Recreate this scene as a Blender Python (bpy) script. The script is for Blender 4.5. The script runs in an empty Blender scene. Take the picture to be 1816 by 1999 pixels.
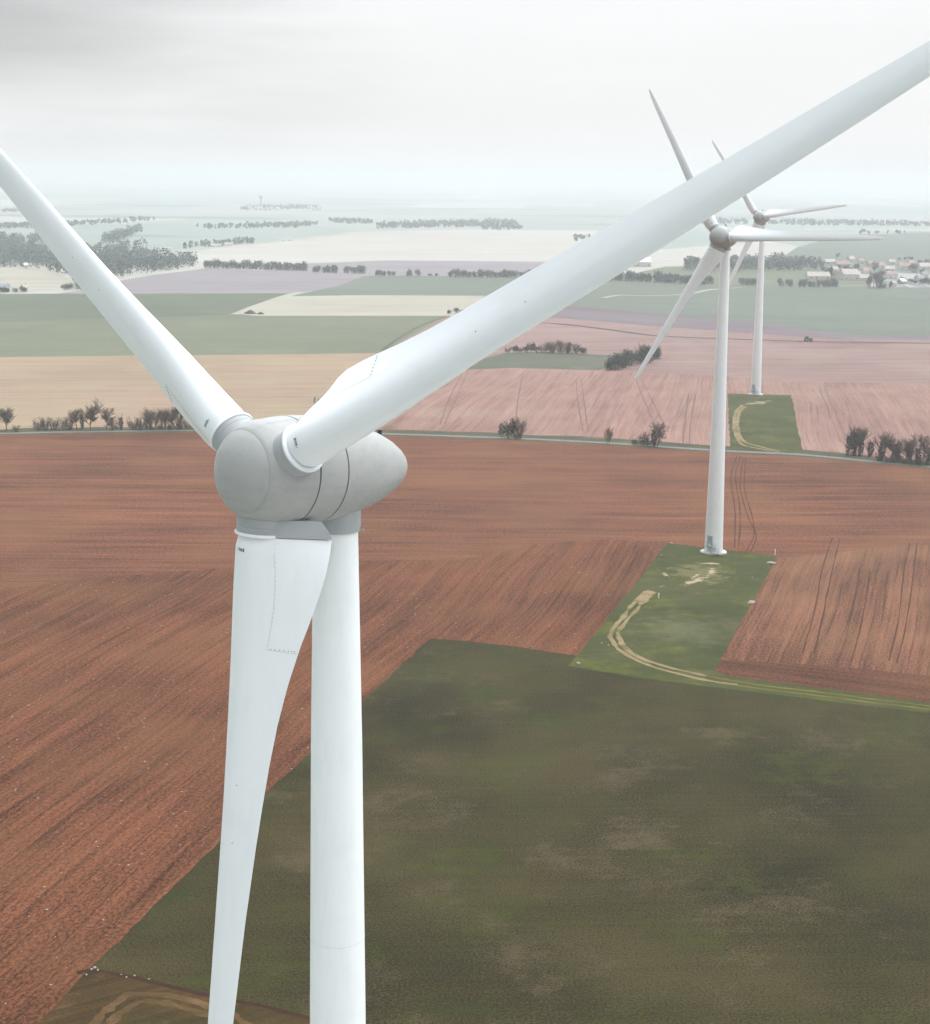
import bpy, bmesh, math, random
from math import sin, cos, pi, radians, sqrt, atan2, exp, tan
from mathutils import Vector, Matrix, noise
random.seed(7)
S = bpy.context.scene
COL = S.collection

# ---------------------------------------------------------------- camera
PW, PH, FPX = 1816.0, 1999.0, 3330.0
PITCH, ROLL, CAMH = radians(11.08), radians(0.6), 92.0
CF = Vector((0, cos(PITCH), -sin(PITCH)))
_r = Vector((1, 0, 0)); _u = Vector((0, sin(PITCH), cos(PITCH)))
CR = _r * cos(ROLL) + _u * sin(ROLL)
CU = _u * cos(ROLL) - _r * sin(ROLL)
CPOS = Vector((0, 0, CAMH))
cam_d = bpy.data.cameras.new("camera"); cam = bpy.data.objects.new("camera", cam_d); COL.objects.link(cam)
cam.matrix_world = Matrix.Translation(CPOS) @ Matrix(((CR.x, CU.x, -CF.x), (CR.y, CU.y, -CF.y), (CR.z, CU.z, -CF.z))).to_4x4()
cam_d.sensor_fit = 'VERTICAL'; cam_d.sensor_height = 36.0; cam_d.lens = FPX / PH * 36.0
cam_d.clip_start = 0.5; cam_d.clip_end = 200000
S.camera = cam

def G(x, y, z=0.0):
    """where the photo's pixel x, y meets the level ground"""
    d = CF + CR * ((x - PW / 2) / FPX) - CU * ((y - PH / 2) / FPX)
    t = (z - CAMH) / d.z
    return CPOS + d * t

# ---------------------------------------------------------------- sky and sun
SUN_AZ, SUN_EL = radians(60), radians(58)      # azimuth clockwise from the view direction (+Y)
W = bpy.data.worlds.new("World"); S.world = W; W.use_nodes = True
nt = W.node_tree; nt.nodes.clear()
def N(nt, t, **k):
    n = nt.nodes.new(t)
    for a, b in k.items(): setattr(n, a, b)
    return n
def Lk(nt, a, b): nt.links.new(a, b)
def Mth(nt, op, a, b=None, c=None, clamp=False):
    n = N(nt, 'ShaderNodeMath', operation=op); n.use_clamp = clamp
    for i, v in enumerate((a, b, c)):
        if v is None: continue
        if isinstance(v, (int, float)): n.inputs[i].default_value = v
        else: Lk(nt, v, n.inputs[i])
    return n.outputs[0]
def MixC(nt, f, a, b, bt='MIX'):
    n = N(nt, 'ShaderNodeMix', data_type='RGBA', blend_type=bt)
    for i, v in ((0, f), (6, a), (7, b)):
        if isinstance(v, (int, float)): n.inputs[i].default_value = v
        elif isinstance(v, (tuple, list)): n.inputs[i].default_value = (*v[:3], 1)
        else: Lk(nt, v, n.inputs[i])
    return n.outputs[2]
def Smooth(nt, v, a, b, lo=0.0, hi=1.0):
    n = N(nt, 'ShaderNodeMapRange', interpolation_type='SMOOTHSTEP'); Lk(nt, v, n.inputs[0])
    for i, x in zip((1, 2, 3, 4), (a, b, lo, hi)): n.inputs[i].default_value = x
    return n.outputs[0]
def Noise(nt, vec, scale, detail=4, rough=.55, dim='3D'):
    n = N(nt, 'ShaderNodeTexNoise', noise_dimensions=dim)
    n.inputs['Scale'].default_value = scale; n.inputs['Detail'].default_value = detail; n.inputs['Roughness'].default_value = rough
    if vec is not None: Lk(nt, vec, n.inputs['Vector'])
    return n.outputs[0]
def Mapp(nt, vec, rot=(0, 0, 0), sc=(1, 1, 1), loc=(0, 0, 0)):
    n = N(nt, 'ShaderNodeMapping'); Lk(nt, vec, n.inputs[0])
    n.inputs[1].default_value = loc; n.inputs[2].default_value = rot; n.inputs[3].default_value = sc
    return n.outputs[0]

sky = N(nt, 'ShaderNodeTexSky', sky_type='NISHITA'); sky.sun_disc = False
sky.sun_elevation = SUN_EL; sky.sun_rotation = SUN_AZ; sky.altitude = 100; sky.dust_density = 3
tc = N(nt, 'ShaderNodeTexCoord').outputs['Generated']
sep = N(nt, 'ShaderNodeSeparateXYZ'); Lk(nt, tc, sep.inputs[0])
SKY_H, SKY_Z = 9.7, 36.0                       # overcast sky: horizon and zenith brightness (times strength 0.1)
up = Mth(nt, 'MAXIMUM', sep.outputs[2], 0.0)
lum = Mth(nt, 'MULTIPLY_ADD', Smooth(nt, up, 0.08, 0.75), SKY_Z - SKY_H, SKY_H)
# long flat layers of cloud, and one thick grey bank high on the left
cl = Noise(nt, Mapp(nt, tc, sc=(1, 1, 7)), 2.6, 6, .5)
cl2 = Smooth(nt, cl, .3, .72, .97, 1.03)
bank = N(nt, 'ShaderNodeVectorMath', operation='DISTANCE')
Lk(nt, Mapp(nt, tc, sc=(1, 1, 2.6)), bank.inputs[0])
ba, be = radians(-19), radians(5.6)
bank.inputs[1].default_value = (sin(ba) * cos(be), cos(ba) * cos(be), sin(be) * 2.6)
bd = Mth(nt, 'ADD', bank.outputs['Value'], Mth(nt, 'MULTIPLY', Mth(nt, 'SUBTRACT', cl, .5), .34))
bk = Smooth(nt, bd, 0.01, 0.32, 0.52, 1.0)
lum = Mth(nt, 'MULTIPLY', Mth(nt, 'MULTIPLY', lum, cl2), bk)
# the unseen sky behind is dimmed low down to deepen the shading
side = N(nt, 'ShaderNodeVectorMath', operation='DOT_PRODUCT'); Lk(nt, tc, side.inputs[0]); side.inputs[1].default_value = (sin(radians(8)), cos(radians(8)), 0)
back_dim = Smooth(nt, side.outputs['Value'], -.3, .85, .50, 1.0)
back_dim = Mth(nt, 'MULTIPLY', back_dim, 1.0)
back_dim = Mth(nt, 'ADD', back_dim, Mth(nt, 'MULTIPLY', Mth(nt, 'SUBTRACT', 1.0, back_dim), Smooth(nt, up, .32, 1.0)))
# and dimmed most to the left and behind, to grey the blades
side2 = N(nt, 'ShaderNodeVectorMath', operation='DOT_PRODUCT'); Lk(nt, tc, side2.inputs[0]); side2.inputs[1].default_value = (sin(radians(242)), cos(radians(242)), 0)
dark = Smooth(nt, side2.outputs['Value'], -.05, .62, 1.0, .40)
lum = Mth(nt, 'MULTIPLY', Mth(nt, 'MULTIPLY', lum, back_dim), dark)
tint = MixC(nt, Smooth(nt, up, 0.0, 0.5), (1.0, 1.0, 1.0), (.93, .985, 1.03))
cmb = N(nt, 'ShaderNodeVectorMath', operation='SCALE'); Lk(nt, tint, cmb.inputs[0]); Lk(nt, lum, cmb.inputs['Scale'])
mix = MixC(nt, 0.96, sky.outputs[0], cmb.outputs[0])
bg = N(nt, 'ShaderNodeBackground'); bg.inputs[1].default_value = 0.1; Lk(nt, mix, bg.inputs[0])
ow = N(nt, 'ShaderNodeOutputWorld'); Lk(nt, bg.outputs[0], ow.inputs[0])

sd = bpy.data.lights.new("sun", 'SUN'); sd.energy = 1.0; sd.angle = radians(25); sd.color = (1, .97, .93)
sun = bpy.data.objects.new("sun", sd); COL.objects.link(sun)
sdir = Vector((sin(SUN_AZ) * cos(SUN_EL), cos(SUN_AZ) * cos(SUN_EL), sin(SUN_EL)))
sun.rotation_euler = (-sdir).to_track_quat('-Z', 'Y').to_euler(); sun.location = (60, 30, 160)

S.view_settings.view_transform = 'Standard'; S.view_settings.look = 'None'
S.view_settings.exposure = 0.0; S.view_settings.gamma = 1.0
S.render.engine = 'CYCLES'
S.cycles.volume_bounces = 1; S.cycles.max_bounces = 6
S.cycles.use_denoising = True; S.cycles.denoiser = 'OPENIMAGEDENOISE'; S.cycles.denoising_input_passes = 'RGB_ALBEDO_NORMAL'; S.cycles.denoising_prefilter = 'ACCURATE'; S.cycles.use_adaptive_sampling = False

# ---------------------------------------------------------------- materials
def newmat(name):
    m = bpy.data.materials.new(name); m.use_nodes = True
    t = m.node_tree; b = t.nodes['Principled BSDF']
    b.inputs['Roughness'].default_value = .8
    b.inputs['Specular IOR Level'].default_value = .3
    return m, t, b
def objco(t): return N(t, 'ShaderNodeTexCoord').outputs['Object']
def bumpn(t, b, h, strength=.4, dist=.1):
    n = N(t, 'ShaderNodeBump'); n.inputs['Strength'].default_value = strength; n.inputs['Distance'].default_value = dist
    Lk(t, h, n.inputs['Height']); Lk(t, n.outputs[0], b.inputs['Normal'])

def m_soil(name, c_lo, c_hi, ang, rows=1.0, patch=.5, clod=1.0, wander=1.0, stones=False, far=1.0):
    """worked soil: rows run along ang (radians from +X)"""
    m, t, b = newmat(name)
    co = objco(t)
    wob = Noise(t, Mapp(t, co, sc=(1, 1, 1)), .006, 2, .5)
    wv = N(t, 'ShaderNodeCombineXYZ'); Lk(t, Mth(t, 'MULTIPLY', Mth(t, 'SUBTRACT', wob, .5), 14.0 * wander), wv.inputs[1])
    va = N(t, 'ShaderNodeVectorMath', operation='ADD')
    Lk(t, Mapp(t, co, rot=(0, 0, -ang)), va.inputs[0]); Lk(t, wv.outputs[0], va.inputs[1])
    r = va.outputs[0]
    f = 1.0 / far
    s1 = Noise(t, Mapp(t, r, sc=(.02 * f, 1.15 * f / rows, 1)), 1.0, 3, .6)
    s2 = Noise(t, Mapp(t, r, sc=(.006 * f, .20 * f / rows, 1)), 1.0, 3, .6)
    s3 = Noise(t, Mapp(t, r, sc=(.05 * f, .45 * f / rows, 1)), 1.0, 2, .6)
    pt = Noise(t, co, .012 * f, 4, .6)
    cd = Mth(t, 'ADD', Mth(t, 'MULTIPLY', Noise(t, co, 3.4 * f, 2, .8), .5), Mth(t, 'MULTIPLY', Noise(t, co, 1.5 * f, 3, .75), .5))
    crumb = Noise(t, Mapp(t, r, sc=(1.3 * f, 2.0 * f, 1)), 1.0, 2, .9)
    crumb = Smooth(t, crumb, .36, .64, -.5, .5)
    fur = Noise(t, Mapp(t, r, sc=(.012 * f, 2.3 * f / rows, 1), loc=(3, 7, 0)), 1.0, 1, .5)
    fur = Smooth(t, fur, .30, .42, -1.0, 0.0)
    v = Mth(t, 'MULTIPLY', Mth(t, 'SUBTRACT', s1, .5), .9)
    v = Mth(t, 'ADD', v, Mth(t, 'MULTIPLY', Mth(t, 'SUBTRACT', s2, .5), .85))
    v = Mth(t, 'ADD', v, Mth(t, 'MULTIPLY', Mth(t, 'SUBTRACT', s3, .5), .6))
    v = Mth(t, 'ADD', v, Mth(t, 'MULTIPLY', Mth(t, 'SUBTRACT', pt, .5), 1.9 * patch))
    v = Mth(t, 'ADD', v, Mth(t, 'MULTIPLY', Mth(t, 'SUBTRACT', cd, .5), 1.6 * clod))
    v = Mth(t, 'ADD', v, Mth(t, 'MULTIPLY', crumb, .62 * clod))
    v = Mth(t, 'ADD', v, Mth(t, 'MULTIPLY', fur, .30))
    v = Mth(t, 'ADD', v, .5, clamp=True)
    c = MixC(t, v, c_lo, c_hi)
    hue = Noise(t, co, .03 * f, 3, .5)
    c = MixC(t, Smooth(t, hue, .4, .7, 0, .35), c, (c_hi[0] * .86, c_hi[1] * 1.05, c_hi[2] * .95))
    if stones:
        vo = N(t, 'ShaderNodeTexVoronoi'); vo.inputs['Scale'].default_value = .55; Lk(t, co, vo.inputs['Vector'])
        fl = Mth(t, 'MULTIPLY', Mth(t, 'LESS_THAN', vo.outputs['Distance'], .10), Mth(t, 'GREATER_THAN', Noise(t, co, .9, 1), .55))
        c = MixC(t, Mth(t, 'MULTIPLY', fl, .75), c, (.42, .33, .26))
    Lk(t, c, b.inputs['Base Color']); b.inputs['Roughness'].default_value = .95
    b.inputs['Specular IOR Level'].default_value = .1
    h = Mth(t, 'ADD', Mth(t, 'MULTIPLY', s1, 1.0), Mth(t, 'MULTIPLY', cd, .8))
    bumpn(t, b, h, .7, .3 * far)
    return m

def m_grass(name, cols, ang=0.0, scale=1.0, streak=.5, patch=1.0, fine=1.0):
    """grass or crop: cols = dark, mid, bright, dry"""
    m, t, b = newmat(name); co = objco(t)
    r = Mapp(t, co, rot=(0, 0, -ang))
    p1 = Noise(t, co, .018 / scale, 5, .6); p2 = Noise(t, Mapp(t, co, loc=(91, 37, 5)), .05 / scale, 5, .65)
    st = Noise(t, Mapp(t, r, sc=(.02 / scale, .55 / scale, 1)), 1.0, 3, .6)
    fi = Noise(t, co, 1.9 / scale, 5, .8)
    fi = Smooth(t, fi, .34, .66)
    fx = Mth(t, 'ADD', Mth(t, 'MULTIPLY', Mth(t, 'SUBTRACT', fi, .5), .5 * fine), Mth(t, 'MULTIPLY', Mth(t, 'SUBTRACT', st, .5), 1.6 * streak))
    c = MixC(t, Mth(t, 'ADD', Mth(t, 'ADD', Mth(t, 'MULTIPLY', Mth(t, 'SUBTRACT', p1, .5), 2.0 * patch), .5), fx, clamp=True), cols[0], cols[1])
    md = Noise(t, Mapp(t, co, loc=(17, -43, 2)), .22 / scale, 5, .7)
    fx = Mth(t, 'ADD', fx, Mth(t, 'MULTIPLY', Mth(t, 'SUBTRACT', md, .5), 2.1))
    c = MixC(t, Mth(t, 'MULTIPLY', Smooth(t, Mth(t, 'ADD', p2, Mth(t, 'MULTIPLY', fx, .12)), .5, .68), .75 * patch, clamp=True), c, cols[2])
    p3 = Noise(t, Mapp(t, co, loc=(-31, 77, 15)), .035 / scale, 6, .7)
    c = MixC(t, Mth(t, 'MULTIPLY', Smooth(t, Mth(t, 'ADD', p3, Mth(t, 'MULTIPLY', fx, .15)), .52, .72), .8 * patch, clamp=True), c, cols[3])
    Lk(t, c, b.inputs['Base Color']); b.inputs['Roughness'].default_value = .95; b.inputs['Specular IOR Level'].default_value = .1
    bumpn(t, b, fi, .35, .10 * scale)
    return m

def add_patch(mat, cx, cy, rx, ry, ang, col, thr=.5, soft=.08, sc=.35, amt=.9):
    """a worn or bare place with a ragged edge, fixed on the ground at cx, cy"""
    t = mat.node_tree; b = t.nodes['Principled BSDF']; src = b.inputs['Base Color'].links[0].from_socket
    co = objco(t); n = N(t, 'ShaderNodeMapping', vector_type='TEXTURE'); Lk(t, co, n.inputs[0])
    n.inputs[1].default_value = (cx, cy, 0); n.inputs[2].default_value = (0, 0, ang); n.inputs[3].default_value = (rx, ry, 1000)
    ln = N(t, 'ShaderNodeVectorMath', operation='LENGTH'); Lk(t, n.outputs[0], ln.inputs[0])
    nz = Noise(t, co, sc, 6, .7)
    v = Mth(t, 'SUBTRACT', Mth(t, 'ADD', Mth(t, 'SUBTRACT', 1.0, ln.outputs['Value']), Mth(t, 'MULTIPLY', Mth(t, 'SUBTRACT', nz, .5), 3.4)), thr)
    f = Mth(t, 'MULTIPLY', Smooth(t, v, 0, soft * 4), amt)
    Lk(t, MixC(t, f, src, col), b.inputs['Base Color'])

def m_plain(name, col, rough=.6, var=.12, sc=1.5, spec=.3, metal=0):
    m, t, b = newmat(name); co = objco(t)
    n = Noise(t, co, sc, 4, .6)
    c = MixC(t, Smooth(t, n, .3, .7), tuple(x * (1 - var) for x in col), tuple(min(1, x * (1 + var)) for x in col))
    Lk(t, c, b.inputs['Base Color']); b.inputs['Roughness'].default_value = rough
    b.inputs['Specular IOR Level'].default_value = spec; b.inputs['Metallic'].default_value = metal
    return m

def m_shell(name, col, dirt, amt=.4, rough=.42, streak=(1.2, 1.2, .18)):
    """painted composite with rain streaks and faint grime; streaks run down local z unless told otherwise"""
    m, t, b = newmat(name); co = objco(t)
    n1 = Noise(t, Mapp(t, co, sc=streak), 1.6, 6, .65)
    n2 = Noise(t, co, .5, 4, .6); n3 = Noise(t, co, 14, 3, .7)
    f = Mth(t, 'MULTIPLY', Smooth(t, Mth(t, 'ADD', Mth(t, 'MULTIPLY', n1, .6), Mth(t, 'MULTIPLY', n2, .4)), .42, .72), amt)
    f = Mth(t, 'ADD', f, Mth(t, 'MULTIPLY', Mth(t, 'SUBTRACT', n3, .5), .10), clamp=True)
    Lk(t, MixC(t, f, col, dirt), b.inputs['Base Color'])
    Lk(t, Smooth(t, n1, .2, .8, rough - .06, rough + .14), b.inputs['Roughness'])
    b.inputs['Specular IOR Level'].default_value = .4
    return m

M = {}
HAZE_D = 2.1e-4
M['tower'] = m_shell('tower_paint', (.80, .82, .82), (.62, .65, .66), .30)
M['blade'] = m_shell('blade_paint', (.80, .82, .83), (.60, .64, .66), .22)
M['shell'] = m_shell('nacelle_paint', (.35, .35, .34), (.235, .24, .235), .35, streak=(.4, 1.3, 1.3))
M['fairing'] = m_shell('fairing_paint', (.36, .375, .38), (.26, .27, .28), .4)
M['seam'] = m_plain('rubber_seal', (.022, .026, .034), .6, .1)
M['line'] = m_plain('joint_line', (.34, .36, .38), .6, .1)
M['mark'] = m_plain('stencil_mark', (.10, .13, .16), .6, .1)
M['steel'] = m_plain('galvanised_steel', (.30, .32, .33), .4, .15, 3, .5, .6)
M['concrete'] = m_plain('concrete', (.50, .49, .46), .9, .15, .8, .2)
M['door'] = m_plain('door_paint', (.36, .39, .40), .5, .1)

# ---------------------------------------------------------------- object helpers
def link(o, parent=None):
    COL.objects.link(o)
    if parent is not None: o.parent = parent
    return o
def mesh_obj(name, verts, faces, mats, parent=None, smooth=False, midx=None):
    me = bpy.data.meshes.new(name); me.from_pydata([tuple(v) for v in verts], [], faces)
    for m in (mats if isinstance(mats, (list, tuple)) else [mats]): me.materials.append(m)
    if midx: me.polygons.foreach_set('material_index', midx)
    if smooth: me.polygons.foreach_set('use_smooth', [True] * len(me.polygons))
    me.update()
    return link(bpy.data.objects.new(name, me), parent)
def tag(o, label=None, cat=None, group=None, kind=None):
    if label: o['label'] = label
    if cat: o['category'] = cat
    if group: o['group'] = group
    if kind: o['kind'] = kind
    return o
def empty(name, loc=(0, 0, 0), rz=0):
    o = bpy.data.objects.new(name, None); COL.objects.link(o); o.location = loc; o.rotation_euler = (0, 0, rz)
    o.empty_display_size = .5
    return o
def copy_tree(o, parent=None):
    c = o.copy(); COL.objects.link(c); c.parent = parent
    for ch in list(o.children): copy_tree(ch, c)
    return c

class MB:
    def __init__(s): s.v = []; s.f = []; s.m = []
    def quad(s, a, b, c, d, mi=0):
        n = len(s.v); s.v += [a, b, c, d]; s.f.append((n, n + 1, n + 2, n + 3)); s.m.append(mi)
    def box(s, x0, x1, y0, y1, z0, z1, mi=0, mat=None):
        n = len(s.v)
        p = [Vector((x, y, z)) for z in (z0, z1) for y in (y0, y1) for x in (x0, x1)]
        if mat is not None: p = [mat @ q for q in p]
        s.v += p
        for f in ((0, 2, 3, 1), (4, 5, 7, 6), (0, 1, 5, 4), (2, 6, 7, 3), (0, 4, 6, 2), (1, 3, 7, 5)):
            s.f.append(tuple(n + i for i in f)); s.m.append(mi)
    def tube(s, pts, rads, k=8, mi=0, cap=True):
        pts = [Vector(p) for p in pts]; n0 = len(s.v)
        for i, p in enumerate(pts):
            a = pts[max(i - 1, 0)]; b = pts[min(i + 1, len(pts) - 1)]
            d = (b - a).normalized()
            x = d.cross(Vector((0, 0, 1)) if abs(d.z) < .9 else Vector((1, 0, 0))).normalized(); y = d.cross(x)
            for j in range(k):
                s.v.append(p + (x * cos(2 * pi * j / k) + y * sin(2 * pi * j / k)) * rads[i])
        for i in range(len(pts) - 1):
            for j in range(k):
                s.f.append((n0 + i * k + j, n0 + i * k + (j + 1) % k, n0 + (i + 1) * k + (j + 1) % k, n0 + (i + 1) * k + j)); s.m.append(mi)
        if cap:
            s.f.append(tuple(n0 + j for j in range(k))[::-1]); s.m.append(mi)
            s.f.append(tuple(n0 + (len(pts) - 1) * k + j for j in range(k))); s.m.append(mi)
    def lathe(s, prof, k=64, mi=0, mat=None):
        """prof: (z, r) list, revolved about local z"""
        n0 = len(s.v)
        for z, r in prof:
            for j in range(k):
                q = Vector((r * cos(2 * pi * j / k), r * sin(2 * pi * j / k), z))
                s.v.append(mat @ q if mat is not None else q)
        for i in range(len(prof) - 1):
            for j in range(k):
                s.f.append((n0 + i * k + j, n0 + i * k + (j + 1) % k, n0 + (i + 1) * k + (j + 1) % k, n0 + (i + 1) * k + j)); s.m.append(mi)
    def build(s, name, mats, parent=None, smooth=False):
        return mesh_obj(name, s.v, s.f, mats, parent, smooth, s.m)

# ---------------------------------------------------------------- ground, fields, roads
def wig(pts, amp, step, seed=0, keep=False):
    """subdivide a ground outline and give its edges a small natural waver"""
    out = []
    n = len(pts)
    for i in range(n):
        a = pts[i]; b = pts[(i + 1) % n]; L = (b - a).length; k = max(1, min(160, int(L / step)))
        nrm = Vector((-(b - a).y, (b - a).x, 0)).normalized() if L > 0 else Vector((0, 0, 0))
        for j in range(k):
            p = a.lerp(b, j / k)
            w = noise.noise(Vector((p.x / (step * 2.2), p.y / (step * 2.2), seed))) * amp + noise.noise(Vector((p.x / (step * .7), p.y / (step * .7), seed + 9))) * amp * .5
            e = 1 if keep else min(1, j * (k - j) / max(k, 1) * .7 + .2)
            out.append(p + nrm * w * e)
    return out
def field(name, pix, mat, z, amp=.0, step=6, seed=0, world=False):
    pts = [Vector((p[0], p[1], 0)) for p in pix] if world else [G(*p) for p in pix]
    if amp: pts = wig(pts, amp, step, seed)
    vs = [(p.x, p.y, z) for p in pts]
    o = mesh_obj(name, vs, [tuple(range(len(vs)))], mat)
    # make the sheet face up
    if o.data.polygons[0].normal.z < 0: o.data.flip_normals()
    return tag(o, kind='structure')
def smooth_line(pts, n=8):
    out = []
    P = [pts[0]] + list(pts) + [pts[-1]]
    for i in range(1, len(P) - 2):
        p0, p1, p2, p3 = P[i - 1], P[i], P[i + 1], P[i + 2]
        for j in range(n):
            t = j / n
            out.append(.5 * ((2 * p1) + (-p0 + p2) * t + (2 * p0 - 5 * p1 + 4 * p2 - p3) * t * t + (-p0 + 3 * p1 - 3 * p2 + p3) * t ** 3))
    out.append(P[-2]); return out
def strip(name, pix, width, mat, z, n=8, wv=0.0, seed=0, parts=None):
    """a road, path or rut laid along a line of ground points; parts adds more lines to the same sheet"""
    V, Fc = [], []
    for line in (parts or [pix]):
        pts = smooth_line([G(*p) for p in line], n)
        b0 = len(V)
        for i, p in enumerate(pts):
            d = (pts[min(i + 1, len(pts) - 1)] - pts[max(i - 1, 0)]); d.z = 0; d.normalize()
            nn = Vector((-d.y, d.x, 0))
            w = width / 2 * (1 + wv * noise.noise(Vector((i * .37, seed, b0 * .1))))
            off = nn * (width * wv * .5 * noise.noise(Vector((i * .23, seed + 5, b0 * .1))))
            V += [(p + nn * w + off).xy.to_3d() + Vector((0, 0, z)), (p - nn * w + off).xy.to_3d() + Vector((0, 0, z))]
        for i in range(len(pts) - 1):
            k = b0 + 2 * i; Fc.append((k, k + 1, k + 3, k + 2))
    o = mesh_obj(name, V, Fc, mat)
    if o.data.polygons[0].normal.z < 0: o.data.flip_normals()
    return tag(o, kind='structure')
def gdir(a, b):
    d = G(*b) - G(*a); return atan2(d.y, d.x)

# far country: one sheet to the horizon, patched with fields
m, t, b = newmat('far_country'); co = objco(t)
dist = N(t, 'ShaderNodeVectorMath', operation='ADD'); Lk(t, co, dist.inputs[0])
wn = N(t, 'ShaderNodeTexNoise'); wn.inputs['Scale'].default_value = .0012; wn.inputs['Detail'].default_value = 3; Lk(t, co, wn.inputs['Vector'])
sc = N(t, 'ShaderNodeVectorMath', operation='SCALE'); Lk(t, wn.outputs['Color'], sc.inputs[0]); sc.inputs['Scale'].default_value = 420
Lk(t, sc.outputs[0], dist.inputs[1])
vo = N(t, 'ShaderNodeTexVoronoi', voronoi_dimensions='2D'); vo.inputs['Scale'].default_value = 1.0
Lk(t, Mapp(t, dist.outputs[0], rot=(0, 0, .25), sc=(.0022, .0013, 1)), vo.inputs['Vector'])
sp = N(t, 'ShaderNodeSeparateColor'); Lk(t, vo.outputs['Color'], sp.inputs[0])
cr = N(t, 'ShaderNodeValToRGB'); cr.color_ramp.interpolation = 'CONSTANT'; Lk(t, sp.outputs[0], cr.inputs[0])
cols = [(0, (.26, .29, .255)), (.2, (.37, .36, .32)), (.36, (.23, .265, .235)), (.52, (.33, .31, .30)), (.64, (.29, .315, .27)), (.78, (.41, .39, .365)), (.9, (.27, .285, .26))]  # field colours lightened to carry part of the haze
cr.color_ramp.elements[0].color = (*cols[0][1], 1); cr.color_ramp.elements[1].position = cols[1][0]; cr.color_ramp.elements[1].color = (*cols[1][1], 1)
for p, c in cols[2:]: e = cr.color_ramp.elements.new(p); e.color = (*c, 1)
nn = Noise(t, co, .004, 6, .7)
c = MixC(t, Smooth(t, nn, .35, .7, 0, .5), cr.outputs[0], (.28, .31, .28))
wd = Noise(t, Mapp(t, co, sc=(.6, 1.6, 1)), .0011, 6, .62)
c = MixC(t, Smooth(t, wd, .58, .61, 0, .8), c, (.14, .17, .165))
Lk(t, c, b.inputs['Base Color']); b.inputs['Roughness'].default_value = 1; b.inputs['Specular IOR Level'].default_value = 0
M['far'] = m
R_ = 62000
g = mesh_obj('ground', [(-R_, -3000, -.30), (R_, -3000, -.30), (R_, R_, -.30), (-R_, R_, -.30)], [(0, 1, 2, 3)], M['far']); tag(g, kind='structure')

# soils and crops
A_road = gdir((0, 845), (970, 853)); A_left = gdir((838, 1246), (430, 1640)); A_pad = gdir((1395, 1315), (1517, 1085)); A_pad3 = gdir((1568, 884), (1545, 771))
RED_LO, RED_HI = (.028, .010, .0045), (.190, .069, .033)
M['red_left'] = m_soil('red_soil_diagonal_rows', RED_LO, RED_HI, A_left, 1.0, .6, 1.0, 1.0, True)
M['red_far'] = m_soil('red_soil_headland_rows', (.036, .0135, .007), (.215, .082, .043), A_road, 1.3, .5, .8, .8)
M['red_right'] = m_soil('red_soil_side_rows', (.036, .014, .007), (.235, .100, .056), A_pad, 1.1, .5, .9, .6)
M['red_head'] = m_soil('red_soil_low_headland', (.026, .010, .005), (.165, .064, .033), gdir((1395, 1315), (1816, 1370)), 1.0, .4, .9, .4)
M['pink'] = m_soil('pale_pink_soil', (.130, .066, .054), (.31, .185, .150), A_pad3, 1.5, .5, .7, .5, far=1.3)
M['pink_far'] = m_soil('pale_pink_soil_far_rows', (.135, .080, .072), (.30, .195, .172), gdir((1300, 680), (1816, 680)), 1.6, .5, .6, .6, far=1.6)
M['tan'] = m_soil('tan_stubble', (.19, .13, .088), (.335, .24, .165), gdir((0, 760), (600, 757)), 1.6, .5, .5, .3, far=1.5)
M['tan2'] = m_soil('pale_stubble', (.25, .22, .175), (.385, .35, .29), gdir((500, 600), (900, 598)), 2.0, .4, .4, .3, far=3)
M['purple'] = m_soil('mauve_soil', (.155, .130, .14), (.26, .225, .235), gdir((200, 560), (700, 556)), 2.0, .5, .5, .4, far=3)
M['purple2'] = m_soil('dark_mauve_soil', (.10, .075, .085), (.185, .145, .155), gdir((1100, 610), (1800, 660)), 2.0, .3, .5, .3, far=3)
M['pale'] = m_soil('pale_far_soil', (.31, .28, .25), (.44, .40, .36), gdir((600, 500), (1000, 500)), 3.0, .4, .3, .3, far=6)  # far soil made paler, some haze fade put into its colour
M['near_grass'] = m_grass('rough_meadow', [(.008, .0075, .002), (.060, .047, .016), (.038, .043, .006), (.082, .060, .032)], 0.05, .6, .30, .85, 2.2)
M['pad_grass'] = m_grass('green_turf', [(.018, .024, .005), (.072, .078, .024), (.095, .092, .016), (.090, .074, .034)], .3, .6, .3, .8, .8)
M['grey_turf'] = m_grass('thin_grey_turf', [(.060, .070, .038), (.125, .125, .085), (.085, .105, .045), (.16, .145, .11)], A_pad, .6, .8, .8, .9)
M['dry_grass'] = m_grass('dry_brown_grass', [(.020, .013, .004), (.075, .042, .013), (.020, .024, .006), (.12, .062, .030)], .6, .8, .9, .9, .8)
M['crop'] = m_grass('winter_crop', [(.095, .108, .070), (.15, .16, .105), (.175, .178, .115), (.17, .163, .118)], gdir((0, 660), (600, 655)), 3, .8, .5, .5)
M['crop_dark'] = m_grass('dark_winter_crop', [(.070, .086, .058), (.118, .132, .09), (.14, .148, .098), (.138, .136, .10)], gdir((0, 600), (500, 596)), 3, .8, .5, .5)
M['crop_right'] = m_grass('cool_winter_crop', [(.085, .105, .080), (.14, .16, .125), (.155, .17, .13), (.15, .16, .125)], gdir((1200, 600), (1816, 610)), 4, .8, .4, .5)
M['verge'] = m_grass('verge_grass', [(.035, .040, .018), (.09, .08, .045), (.08, .085, .03), (.14, .10, .065)], A_road, 1.0, .6, .9, .8)
M['patch_green'] = m_grass('set_aside_grass', [(.05, .062, .038), (.10, .105, .070), (.09, .10, .06), (.13, .12, .09)], .5, 2, .6, .8, .7)
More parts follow.
